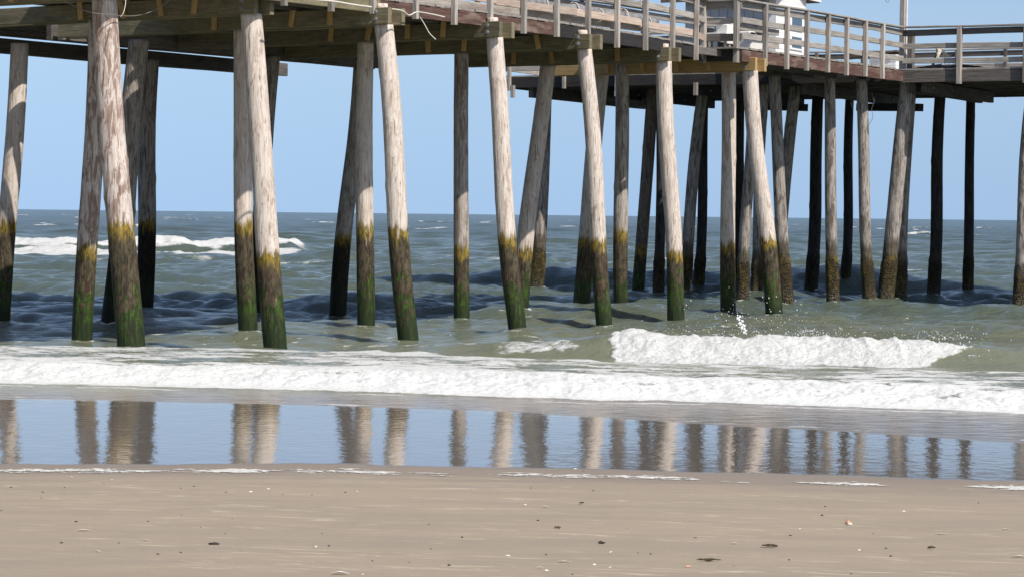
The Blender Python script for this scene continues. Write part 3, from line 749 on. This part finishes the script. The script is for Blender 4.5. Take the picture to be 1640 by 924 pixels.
# ---- sea surface
ks = cols(820, .255, 1.7, 30)
yr = [20.5]
while yr[-1] < 125:
    y = yr[-1]; yr.append(y + (.05 if y < 24 else .026 if y < 36.5 else .026+(y-36.5)*.0045))
while yr[-1] < 700: yr.append(yr[-1]+.55+(yr[-1]-125)*.006)
while yr[-1] < 24000: yr.append(yr[-1]*1.045)
ys = np.array(yr); dy = np.gradient(ys)
K, Y = np.meshgrid(ks, ys); X = K*Y; dy[:40] = dy[40]; dy = np.maximum.accumulate(dy); DY = np.repeat(dy[:, None], len(ks), 1); DX = np.abs(np.gradient(K, axis=1))*Y
Z = np.zeros_like(X); foam = np.zeros_like(X)
deepf = sst(33, 60, Y)
for k in range(46):
    wl = .55*(10/.55)**RS.rand(); a = RS.normal(0, .55); ph = RS.rand()*6.28
    kx, ky = math.sin(a)*2*math.pi/wl, math.cos(a)*2*math.pi/wl
    amp = .0072*wl**.78*(.6+.8*RS.rand())
    nr = int(np.searchsorted(dy, wl/2.2)) if dy[-1] > wl/2.2 else len(dy)
    nr = max(nr, 2); q = slice(0, nr); Xq, Yq = X[q], Y[q]
    wgt = sst(2.2, 4.5, wl/np.maximum(DY[q], DX[q]*.6))
    ampf = .35+.65*deepf[q] if wl < 1.2 else .10+.90*deepf[q]
    phs = kx*Xq+ky*Yq+ph+1.1*pn(Xq/wl/2.5, Yq/wl/2.5, k)
    Z[q] += .85*amp*wgt*ampf*(np.exp(1.1*np.sin(phs))-1.326)
Z -= .075*sst(31, 36.5, Y)*sst(48, 42, Y)*sst(1, -4, X)
Z += -.13*sst(35.5, 39, Y)*sst(70, 58, Y) - .11*sst(37, 40, Y)*sst(47, 42, Y)*sst(.5, -1.5, X) - .05*sst(46, 52, Y)*sst(70, 60, Y)*sst(5, 8, X)
# longer swell offshore
mod = .6+.6*fbm(X/30, Y/60, 3, 77)
sw = np.sin(2*np.pi*Y/19+.35*np.sin(X/14)+1.2*pn(X/28, Y/40, 55))
Z += .16*sst(90, 160, Y)*mod*(np.exp(sw)-1.27)*sst(2, 5, 19/DY)
def crest(Yc, front, back, h):
    dd = Y-Yc; return h*np.where(dd < 0, np.exp(-(dd/front)**2), np.exp(-(dd/back)**2))
# swell passing under the pier
Yc3 = 70+.10*X+1.5*fbm(X/5, X*0+4, 2, 61)
h3 = .44*sst(-4.5, 1, X)*sst(17, 8, X)*(.8+.35*fbm(X/4, X*0+9, 2, 62))
Z += crest(Yc3, 1.5, 4.5, h3)
Yc3b = 55+.2*X+1.5*fbm(X/4, X*0+7, 2, 65)
Z += crest(Yc3b, 1.2, 2.5, .09*sst(9, 5, X)*(.6+fbm(X/3, X*0+3, 2, 66)))
Z += crest(44+.1*X+1.2*fbm(X/3, X*0+1, 2, 67), .9, 2., .10*(.6+fbm(X/2.4, X*0+2, 2, 68)))
Z += crest(39.2-.25*X+1.0*fbm(X/3, X*0+21, 2, 69), .8, 1.8, .10*(.7+fbm(X/2.4, X*0+12, 2, 70)))
# distant breaker on the left
Yc4 = 117+.22*(X+18)+1.0*fbm(X/6, X*0+2, 3, 71)
env4 = sst(-27.5, -25, X)*sst(-9.0, -10.5, X)
h4 = .50*env4*(.80+.5*fbm(X/2.2, X*0+6, 3, 72))+.16*sst(-40, -30, X)*sst(2, -8, X)
Z += crest(Yc4, 2.0, 5, h4)
lump = billow(X*.9, Y*.9, 4, 73)
tier = sst(-.25, .0, fbm(X/3.2, Y/5, 3, 74)+.18*np.abs((Y-Yc4)/4)-.03)
f4 = env4*sst(-9.5, -7.5, (Y-Yc4)+1.5*fbm(X/2, Y/3, 3, 75))*sst(1.3, .2, Y-Yc4)*(1-.9*tier*sst(-2.5, -2.1, Y-Yc4+.4*fbm(X/2, Y/2, 2, 78))*sst(-1.1, -1.5, Y-Yc4))
np.maximum(foam, f4*1.1, out=foam); Z += f4*.22*lump
# thin foam streaks beyond the pier
stre = fbm(X/1.6, Y/1.3, 4, 81)
for (x0, x1, y0, y1, q) in ((-13, 2.5, 92, 118, .62), (6, 32, 84, 118, .45), (-9, -4, 76, 84, .35), (12, 26, 72, 84, .42), (-30, -8, 92, 108, .5)):
    e = sst(x0, x0+3, X)*sst(x1, x1-3, X)*sst(y0, y0+4, Y)*sst(y1, y1-6, Y)
    np.maximum(foam, e*q*sst(-.25, .35, stre+.6*fbm(X/7, Y/9, 2, 82)), out=foam)
# whitecaps
for (px, py, ln) in ((105, 358, 1.6), (70, 361, .8), (125, 361, .8), (700, 357, 1.3), (660, 363, .9), (735, 359, .6), (775, 357, .7), (495, 352, .6), (912, 363, .9), (930, 362, .5), (1275, 361, 1.2), (1310, 360, .8), (1470, 376, .9), (1485, 377, .5), (265, 352, .5), (30, 345, .7), (108, 337.5, 1.2), (260, 341, .9), (1170, 352, .8), (1000, 351, .9), (1560, 357, .9), (1400, 356, .7), (545, 347, .9), (850, 356, .6), (1060, 419, .6), (1512, 428, 1.4), (1235, 425, .8), (870, 421, .5), (1405, 437, .5), (1100, 433, .6), (460, 421, 1.5), (380, 428, .9)) + tuple((random.uniform(-120, 1760), (338+random.random()**1.6*30), random.uniform(.25, .8)) for _ in range(90)):
    py += (px-0)*.011*(py < 369 and px not in (105, 70, 125, 700, 660, 735, 775, 495, 912, 930, 1275, 1310, 1470, 1485, 265, 30, 108, 260, 1170, 1000, 1560, 1400, 545, 850))
    q = onz(px, py, .12); D = min(q.y, 2500); x0 = (px-820)/F_PX*D
    ln = ln*D/100*1.0
    dep = max(.5, D*.006)
    q0, q1 = np.searchsorted(ys, [D-4*dep-ln, D+4*dep+ln]); q = slice(max(0, q0-1), q1+2); Xq, Yq = X[q], Y[q]
    g_ = np.exp(-((Xq-x0)/ln)**2-((Yq-D-.15*(Xq-x0))/dep)**2)
    foam[q] = np.maximum(foam[q], 1.25*g_*(g_ > .05)*(.7+.9*fbm(Xq/ln*2.5, Yq/dep*.8, 3, 83))); Z[q] += g_*min(.3, D*.0012)
# ---- everything close to the beach is worked out on the nearer rows only
XF, YF, ZF, foamF = X, Y, Z, foam
def near(y1):
    global X, Y, Z, foam
    q = slice(0, int(np.searchsorted(ys, y1))); X, Y, Z, foam = XF[q], YF[q], ZF[q], foamF[q]
near(44)
# ---- breaker on the right
Yc2 = np.interp(X, [-4, 0, 1.4, 3.5, 5.8, 8], [35.2, 34.3, 33.7, 33.3, 32.9, 32.6]) + .12*fbm(X*1.1, X*0+3, 3, 91)
env2 = sst(-3.2, 1.2, X)*(.75+.25*sst(.6, 1.5, X))
brk = sst(1.22, 1.42, X+.12*fbm(X*4, Y*4, 3, 90))*sst(6.25, 5.6, X+.45*fbm(X*2, Y*3, 4, 92))
h2 = .335*env2*(1+.40*fbm(X*.8, X*0+8, 5, 93))*(1-.15*(1-brk))*(1-.12*sst(3.5, 6, X))
Z += crest(Yc2, .50, 1.7, h2)
dd = Y-Yc2
face = sst(-1.25, -.90, dd-.7*sst(4.8, 6.2, X)+.55*fbm(X*1.3, Y*1.2, 4, 94))*sst(.30, .02, dd+.30*fbm(X*3.5, Y*2, 4, 95))
f2 = brk*face
spl = sst(-.5, .0, X)*sst(1.1, .75, X+.1*fbm(X*4, Y*4, 2, 97))*sst(-.55, -.3, dd+.35*(1-X)*.6+.14*fbm(X*4, Y*4, 3, 96))*sst(.12, -.1, dd)
np.maximum(foam, 1.2*f2, out=foam); np.maximum(foam, .80*spl, out=foam)
lum = billow(X*3.2, Y*3.2, 4, 98)
jet = np.clip(fbm(X*4.5, Y*2.5, 4, 99)-.12, 0, 1)*sst(-.5, -.1, dd)
fine2 = billow(X*9, Y*9, 3, 103)
Z += f2*(.085*lum+.03*fine2+.09*jet-.04) + spl*.05*lum
foam -= .42*f2*sst(.15, .5, fbm(X*1.5, Y*1.2, 5, 104))*sst(-1.1, -.5, dd)*.6
# small crest lines left of it
Yc5 = 37.0+.25*fbm(X*.8, X*0+5, 3, 101)-.25*(X+2)
e5 = sst(-2.6, -2.0, X)*sst(1.2, .2, X)
Z += crest(Yc5, .3, .8, .07*e5); np.maximum(foam, .74*e5*np.exp(-((Y-Yc5+.1)/.14)**2)*(.55+.9*fbm(X*3, Y*6, 3, 102)+.3), out=foam)
# ---- white bore running up the beach
yf = Yfr(X)+.26*fbm(X*.7, X*0+2, 4, 111)+.10*fbm(X*3.5, Y*1.5, 3, 112); yk = Ybk(X)+.35*fbm(X*.8, X*0+7, 3, 113)
db = Y-yf; L = yk-yf
hb = (.115+.04*fbm(X*.7, X*0+9, 3, 114))
crx = 1.35+.45*fbm(X*.5, X*0+1, 2, 115)
prof = np.where(db < 0, 0, np.where(db < crx, sst(0, 1, db/crx)**.7, 1-.72*sst(0, 1, (db-crx)/(L-crx+1e-6))))
prof = np.where(db > L, np.maximum(.28-.10*(db-L), 0), prof)
Z += hb*prof
inb = sst(-.20, -.08, db)
flat = sst(crx*.85, crx*1.5, db)
tex = fbm(X*.95, Y*2.6, 5, 116, .62); tex2 = fbm(X*.5, Y*1.3, 3, 117)
back = sst(L+.05, L-.35, db+.22*fbm(X*1.6, Y*.8, 3, 119))
hole = sst(.10, .5, fbm(X*1.4, Y*1.1, 4, 120))
fb = inb*back*((1-flat)*(.92+.25*sst(-.1, .25, db)-.52*hole*sst(.15, .7, db)) + flat*(.74+.95*tex+.70*tex2+.18*sst(-.15, .25, crx*1.9-db)-.14*sst(.6, 3.0, X)+.35*sst(L-.7, L-.25, db)))
np.maximum(foam, np.clip(fb, 0, 1.3)*(back > 0), out=foam)
lb = billow(X*2.6, Y*2.0, 4, 118)+.35*billow(X*9, Y*7, 3, 128)
Z += inb*back*np.where(flat < .99, (1-flat)*(.075*lb-.015)*sst(-.1, .35, db)+flat*.018*lb, .018*lb)*np.clip(foam*1.5, 0, 1)
# swash in front of the bore
yi = Yin(X)+.20*fbm(X*.6, X*0+11, 3, 121)+.06*fbm(X*2.5, X*0+12, 3, 122)
sw_ = np.clip((Y-yi)*.012, -.05, .05)
kb = sst(-.22, .30, db)
Z[:] = (sw_+.0035*fbm(X*2.2, Y*5, 3, 123)*sst(-.1, .6, Y-yi))*(1-kb) + (Z+.045*sst(6, 3, db-L))*kb
Z[:] = np.where(Y < yi-.25, -.05, Z)
lead = yf-.42-.18*fbm(X*.6, X*0+14, 3, 124)
le = np.exp(-((Y-lead)/.055)**2)*sst(-.12, .12, fbm(X*.8, X*0+15, 3, 125)+.12)
np.maximum(foam, .95*le*(db < .02), out=foam)
ed = np.exp(-((Y-yi-.22-.12*fbm(X*1.4, X*0+3, 2, 129))/.16)**2)*sst(.0, .3, fbm(X*.9, Y*3.2, 4, 126)+.12*(X < -.8))
np.maximum(foam, .72*ed*(db < 0), out=foam); 
lace = sst(.12, .42, fbm(X*1.2, Y*6, 4, 127))*sst(.2, .7, Y-yi)*(db < 0)
np.maximum(foam, .22*lace, out=foam)
near(72)
# foam around the piles
for (x0, y0, r) in PILES:
    q0, q1 = np.searchsorted(ys, [y0-1, y0+1]); q = slice(q0, q1); Xq, Yq = X[q], Y[q]
    g_ = np.exp(-(np.maximum(np.hypot(Xq-x0, (Yq-y0+.05))-r, 0)/.14)**2)
    Z[q] += .05*g_; foam[q] = np.maximum(foam[q], .95*g_*(.50+1.0*pn(Xq*6, Yq*6, int(x0*7) % 40)))
# loose flecks between the rows
fle = fbm(X*2.2, Y*3.5, 4, 131)
np.maximum(foam, .8*sst(.30, .50, fle)*sst(30, 36, Y)*sst(75, 50, Y), out=foam)

near(1e9)
surf = np.zeros_like(X); surf[:len(db)] = np.clip(np.maximum(f2, inb*back*(db > -.1)*(db < L)), 0, 1)
V = np.stack([X, Y, Z], -1).reshape(-1, 3); Fq = grid(X, Y)

n = NT('sea_water')
P = n.wz(); yy = P[1]
fo = n.attr('foam')
wn = n.noise(n.coord('World', (1, 1.5, 1)), 7, 6, .68, .3)
wn2 = n.noise(n.coord('World', (1, 2.2, 1)), 1.7, 5, .6)
wf = n.noise(n.coord('World', (.6, 1.0, 1)), .9, 5, .66)
fr_ = n.noise(n.coord('World', (1, 1.5, 1)), 22, 5, .7)
fnear = n.ramp(yy, 45, 80)
nz = n.new('ShaderNodeMix'); n.link(fnear, nz.inputs[0]); n.link(wn, nz.inputs[2]); n.link(wf, nz.inputs[3])
lac = n.math('ADD', n.math('MULTIPLY', n.math('SUBTRACT', nz.outputs[0], .5), 1.5), n.math('MULTIPLY', n.math('SUBTRACT', wn2, .5), .5))
ff = n.ramp(n.math('ADD', fo, lac), .48, .92)
ff = n.math('MULTIPLY', ff, n.ramp(fo, .04, .16))
fine3 = n.noise(n.coord('World', (1, 1, 1)), 60, 4, .7)
shal = n.ramp(yy, 62, 33); deep = n.ramp(yy, 60, 300)
wcol = n.mix(shal, (.092, .118, .088), (.205, .212, .135))
wcol = n.mix(deep, wcol, (.070, .098, .090))
turb = n.noise(n.coord('World', (.25, .5, 1)), 1.2, 3, .5)
wcol = n.mix(n.ramp(turb, .4, .65, 0, .35), wcol, (.075, .10, .08))
swc = n.ramp(yy, 28.0, 26.0)
wcol = n.mix(n.math('MULTIPLY', swc, .9), wcol, (.19, .155, .125))
fcol = n.mix(n.ramp(n.math('ADD', n.math('MULTIPLY', fr_, .6), n.math('MULTIPLY', fine3, .4)), .36, .56), (.47, .485, .465), (.73, .735, .715))
n.col(n.mix(ff, wcol, fcol))
rg = n.math('ADD', .10, n.math('MULTIPLY', deep, .14))
n.link(n.math('ADD', n.math('MULTIPLY', ff, .6), rg), n.b.inputs['Roughness'])
n.b.inputs['IOR'].default_value = 1.33
n.link(n.math('SUBTRACT', .5, n.math('MULTIPLY', ff, .35)), n.b.inputs['Specular IOR Level'])
b1 = n.noise(n.coord('World', (1, 1.7, 1)), 3.4, 7, .66, .3)
b2 = n.noise(n.coord('World', (.8, 1.5, 1)), .55, 5, .6, .2)
hh = n.math('ADD', n.math('MULTIPLY', b1, n.ramp(yy, 33, 48, .26, .62)), n.math('MULTIPLY', n.math('MULTIPLY', b2, n.ramp(yy, 40, 120)), 1.6))
hh = n.math('ADD', hh, n.math('MULTIPLY', n.math('MULTIPLY', fr_, ff), .20))
bst = n.math('MULTIPLY', n.ramp(yy, 24, 34, .12, 1.), .85)
n.bump(hh, bst, .22)
M['sea'] = n.m

sf = (surf.reshape(-1)[Fq].min(1) > .5)
hidm = np.zeros(X.shape, bool); hidm[:len(db)] = Y[:len(db)] < yi-.3
hid = hidm.reshape(-1)[Fq].all(1)
submesh('sea', V, Fq[~sf & ~hid], M['sea'], {'foam': foam}, 'structure')
tag(submesh('surf_foam', V, Fq[sf & ~hid], M['sea'], {'foam': foam}, 'stuff'), 'white churning surf of the breaking waves along the shore', 'surf')

# spray thrown up by the breaker
bm = bmesh.new()
def drop(x, y, z, r):
    bmesh.ops.create_icosphere(bm, subdivisions=1, radius=r, matrix=Matrix.Translation((x, y, z)) @ Matrix.Diagonal((1, 1, random.uniform(.8, 1.6), 1)))
def yc2(x): return float(np.interp(x, [-4, 0, 1.4, 3.5, 5.8, 8], [35.2, 34.3, 33.7, 33.3, 32.9, 32.6]))
for k in range(240):
    x = random.gauss(3.25, .42); z = .38+abs(random.gauss(0, .24))
    drop(x, yc2(x)+random.uniform(-.1, .4), z, random.choice((.002, .003, .003, .004, .005, .007)))
for k in range(420):
    x = random.choice((random.gauss(4.0, .25), random.gauss(5.7, .3), random.uniform(1.5, 6.2))); drop(x, yc2(x)+random.uniform(-.3, .3), .40+abs(random.gauss(0, .06)), random.choice((.002, .003, .003, .004, .006)))
for k in range(70):
    x = random.gauss(5.75, .25); drop(x, yc2(x)+random.uniform(-.6, .1), .15+.3*random.random(), random.choice((.004, .006, .009)))
for k in range(26):
    f = k/25; drop(3.02+.12*f+.03*math.sin(k), yc2(3)+.05, .42+.24*(1-f), .006+.012*random.random())
n = NT('sea_spray'); n.col((.9, .9, .9)); n.b.inputs['Roughness'].default_value = .4; M['spray'] = n.m
tag(bm_obj('sea_spray', bm, M['spray'], None, None, True), 'white droplets of spray flying up from the breaker on the right', 'spray')['kind'] = 'stuff'

# ------------------------------------------------------------------ beach litter
from mathutils.bvhtree import BVHTree
def ground(px, py):
    q = onz(px, py, 0.2)
    for _ in range(8):
        dd = float(Yb(q.x))-q.y
        z = .050*dd*float(sst(-.2, 2.6, dd)) if dd > 0 else 0.
        q = onz(px, py, z)
    return q
def blob_mesh(name, seed, mat, sub=2, amp=.3):
    bm = bmesh.new(); bmesh.ops.create_icosphere(bm, subdivisions=sub, radius=1)
    rr = random.Random(seed); o = [rr.random()*20 for _ in range(3)]
    from mathutils import noise
    for v in bm.verts: v.co *= 1+amp*noise.noise(v.co*1.3+Vector(o))
    me = bpy.data.meshes.new(name)
    for f in bm.faces: f.smooth = True
    bm.to_mesh(me); bm.free(); me.materials.append(mat); return me
def shell_mesh(name, seed, mat):
    bm = bmesh.new(); rr = random.Random(seed); n1, n2 = 9, 17; V = []
    for i in range(n1):
        for j in range(n2):
            f = i/(n1-1); a = -1.25+2.5*j/(n2-1)
            rad = f*(1+.04*math.cos(j*3.14))
            V.append(bm.verts.new((rad*math.sin(a)*1.15, rad*math.cos(a)*1.3-.6, .55*math.sin(min(1, (1-f)*1.2)*1.6)*(1-.35*abs(a)/1.25)+.02*math.cos(j*3.14)*f)))
    for i in range(n1-1):
        for j in range(n2-1): bm.faces.new((V[i*n2+j], V[i*n2+j+1], V[(i+1)*n2+j+1], V[(i+1)*n2+j]))
    bmesh.ops.remove_doubles(bm, verts=bm.verts, dist=.001)
    bmesh.ops.solidify(bm, geom=bm.faces[:], thickness=.09)
    me = bpy.data.meshes.new(name)
    for f in bm.faces: f.smooth = True
    bm.to_mesh(me); bm.free(); me.materials.append(mat); return me
PB = [blob_mesh('pebble', i, M['pebble']) for i in range(4)]
SHM = [shell_mesh('seashell', i, M['shell']) for i in range(3)]
def litter(name, me, px, py, size, flat, label, cat, group=None, rz=None, ex=1.3):
    p = ground(px, py); o = bpy.data.objects.new(name, me)
    w = Matrix.Translation(p+Vector((0, 0, size*flat*.35))) @ Matrix.Rotation(random.uniform(0, 6.28) if rz is None else rz, 4, 'Z') @ Matrix.Diagonal((size*ex, size, size*flat, 1))
    reg(o, None, w); tag(o, label, cat, group); return o
def conv(x0, lst): return [(x0+a/2.929, 730+b/2.929) for a, b in lst]
dark = conv(0, [(193, 197), (303, 148), (848, 150), (910, 142), (695, 305), (852, 277), (1092, 295), (942, 335), (1055, 364), (740, 460), (557, 408), (1127, 450), (1543, 421), (1510, 363), (1463, 184), (53, 146), (200, 170), (288, 408), (357, 308), (5, 257), (1327, 180), (1060, 172), (485, 130), (848, 452)]) \
     + conv(540, [(980, 462), (165, 492), (337, 499), (430, 321), (586, 380), (440, 436), (907, 150), (626, 158), (1155, 70), (1470, 460), (1410, 455), (1362, 342), (942, 302), (525, 511), (38, 170), (1200, 163), (1103, 556)]) \
     + conv(1080, [(1427, 220), (707, 237), (693, 278), (278, 517), (830, 552), (538, 486), (993, 432), (1015, 469), (933, 363), (545, 372), (98, 384)])
for px, py in dark:
    litter('pebble', random.choice(PB), px, py, random.uniform(.004, .0072), .6, 'tiny dark pebble scattered on the damp brown sand', 'pebble', 'tiny dark pebbles scattered over the sand')
litter('pebble', PB[1], 1003/2.929, 730+414/2.929, .017, .5, 'largest dark flat pebble, on the sand at the left', 'pebble', rz=0, ex=1.6)
white = conv(0, [(334, 100), (525, 113), (685, 398), (460, 450), (1480, 429), (1257, 156), (1177, 170)]) \
      + conv(540, [(800, 470), (948, 526), (983, 540), (1207, 511), (1280, 526), (120, 558), (1282, 455), (1117, 62), (93, 168), (880, 231)]) \
      + conv(1080, [(280, 413), (868, 443), (797, 65), (1077, 261), (588, 345)])
for px, py in white:
    litter('seashell', random.choice(SHM), px, py, random.uniform(.009, .013), .9, 'tiny white shell fragment scattered on the damp sand', 'shell', 'tiny white shell fragments on the sand')
for (px, py, s, ex, lb) in ((390/2.929, 730+352/2.929, .017, 2.2, 'long curved white shell fragment on the sand at the far left'),
        (1595/2.929, 730+557/2.929, .026, 1.4, 'broad white shell close to the camera left of the middle'),
        (540+975/2.929, 730+242/2.929, .019, 1.2, 'rounded white shell on the sand near the middle, above the weed strands'),
        (540+1063/2.929, 730+499/2.929, .014, 2.4, 'flat elongated white shell in the foreground right of the middle'),
        (1080+1252/2.929, 730+368/2.929, .014, 2.3, 'flat pale elongated shell at the right above the dark weed scrap'),
        (1080+1550/2.929, 730+346/2.929, .013, 2.0, 'small pale flat shell far out to the right on smooth sand'),
        (1080+1618/2.929, 730+476/2.929, .018, 2.0, 'white shell at the right hand edge of the beach')):
    litter('seashell', random.choice(SHM), px, py, s, .8, lb, 'shell', rz=random.uniform(-.3, .3), ex=ex)
litter('seashell', shell_mesh('seashell', 9, M['tan_shell']), 1080+65/2.929, 730+522/2.929, .015, .9, 'orange tinted shell near the dark weed in the foreground', 'shell')
p = ground(1080+813/2.929, 730+323/2.929)
wk = empty('whelk_shell', p, 'pinkish tan whelk shell standing up on the pale streak of sand', 'shell')
bm = bmesh.new()
for k in range(16):
    f = k/15; a = f*14; rr = .013*(1-f*.85)
    bmesh.ops.create_icosphere(bm, subdivisions=1, radius=rr, matrix=Matrix.Translation((.007*(1-f)*math.cos(a), .007*(1-f)*math.sin(a), .008+.026*f)))
bm_obj('spire', bm, M['tan_shell'], wk, Matrix.Translation(p), True)
bm = bmesh.new(); bmesh.ops.create_icosphere(bm, subdivisions=2, radius=.012, matrix=Matrix.Translation((.010, -.005, .007)) @ Matrix.Diagonal((1.3, .8, .6, 1)))
bm_obj('lip', bm, M['shell'], wk, Matrix.Translation(p), True)
def weed(px, py, length, label, n=5):
    p = ground(px, py); e = empty('seaweed_strand', p, label, 'seaweed')
    for k in range(n):
        a = random.uniform(-.35, .35); c = p+Vector((random.uniform(-.2, .2)*length, random.uniform(-.015, .015), .003))
        pts = [c+Vector((length*(f-.5)*math.cos(a)*random.uniform(.8, 1.1), length*(f-.5)*math.sin(a)+random.uniform(-.006, .006), .003+random.uniform(0, .007))) for f in (0, .25, .5, .75, 1)]
        tube('frond', spline(pts, 5), lambda f: .0012+.0022*math.sin(f*3.1), M['weed'], e, 5)
weed(1080+452/2.929, 730+427/2.929, .075, 'thickest dark seaweed clump, on the sand right of the middle', 9)
weed(1080+160/2.929, 730+495/2.929, .085, 'long flat strand of dark seaweed in the foreground', 5)
weed(1080+1208/2.929, 730+436/2.929, .035, 'short dark scrap of seaweed out to the right', 5)
weed(540+1143/2.929, 730+226/2.929, .03, 'thin dark weed strand highest up the beach, beside the rounded shell', 4)
weed(540+1033/2.929, 730+342/2.929, .03, 'small knotted weed strand below the rounded shell', 4)
weed(540+1238/2.929, 730+413/2.929, .035, 'dark weed strand lying alone right of the knotted one', 4)

# ------------------------------------------------------------------ light, sky, view
SUN_AZ = 43.; SUN_EL = 47.
w = bpy.data.worlds.new('World'); SC.world = w; w.use_nodes = True
nt = w.node_tree; sky = nt.nodes.new('ShaderNodeTexSky'); sky.sky_type = 'NISHITA'; sky.sun_disc = False
sky.sun_elevation = R(SUN_EL); sky.sun_rotation = R(180-SUN_AZ); sky.altitude = 0; sky.air_density = .5; sky.dust_density = .8; sky.ozone_density = .9
bg = nt.nodes['Background']; bg.inputs[1].default_value = .139
# clear sea air: the lowest few degrees take the deeper blue found a little higher up instead of a yellow murk
tc = nt.nodes.new('ShaderNodeTexCoord'); sx = nt.nodes.new('ShaderNodeSeparateXYZ'); cx_ = nt.nodes.new('ShaderNodeCombineXYZ')
m1 = nt.nodes.new('ShaderNodeMath'); m1.operation = 'MULTIPLY_ADD'; m1.inputs[1].default_value = -.30; m1.inputs[2].default_value = .082
m2 = nt.nodes.new('ShaderNodeMath'); m2.operation = 'MULTIPLY'; m2.inputs[1].default_value = .85
m3 = nt.nodes.new('ShaderNodeMath'); m3.operation = 'MAXIMUM'
nt.links.new(tc.outputs['Generated'], sx.inputs[0])
nt.links.new(sx.outputs[2], m1.inputs[0]); nt.links.new(sx.outputs[2], m2.inputs[0])
nt.links.new(m1.outputs[0], m3.inputs[0]); nt.links.new(m2.outputs[0], m3.inputs[1])
nt.links.new(sx.outputs[0], cx_.inputs[0]); nt.links.new(sx.outputs[1], cx_.inputs[1]); nt.links.new(m3.outputs[0], cx_.inputs[2])
nt.links.new(cx_.outputs[0], sky.inputs[0])
nt.links.new(sky.outputs[0], bg.inputs[0])
sl = bpy.data.lights.new('sun', 'SUN'); sl.energy = 5.0; sl.angle = R(.55); sl.color = (1, .94, .86)
so = bpy.data.objects.new('sun', sl); COL.objects.link(so)
dirv = Vector((math.sin(R(SUN_AZ))*math.cos(R(SUN_EL)), -math.cos(R(SUN_AZ))*math.cos(R(SUN_EL)), math.sin(R(SUN_EL))))
so.rotation_euler = dirv.to_track_quat('Z', 'Y').to_euler()
vs = SC.view_settings; vs.view_transform = 'Standard'; vs.look = 'None'; vs.exposure = 0; vs.gamma = 1; vs.use_curve_mapping = False
SC.render.engine = 'CYCLES'
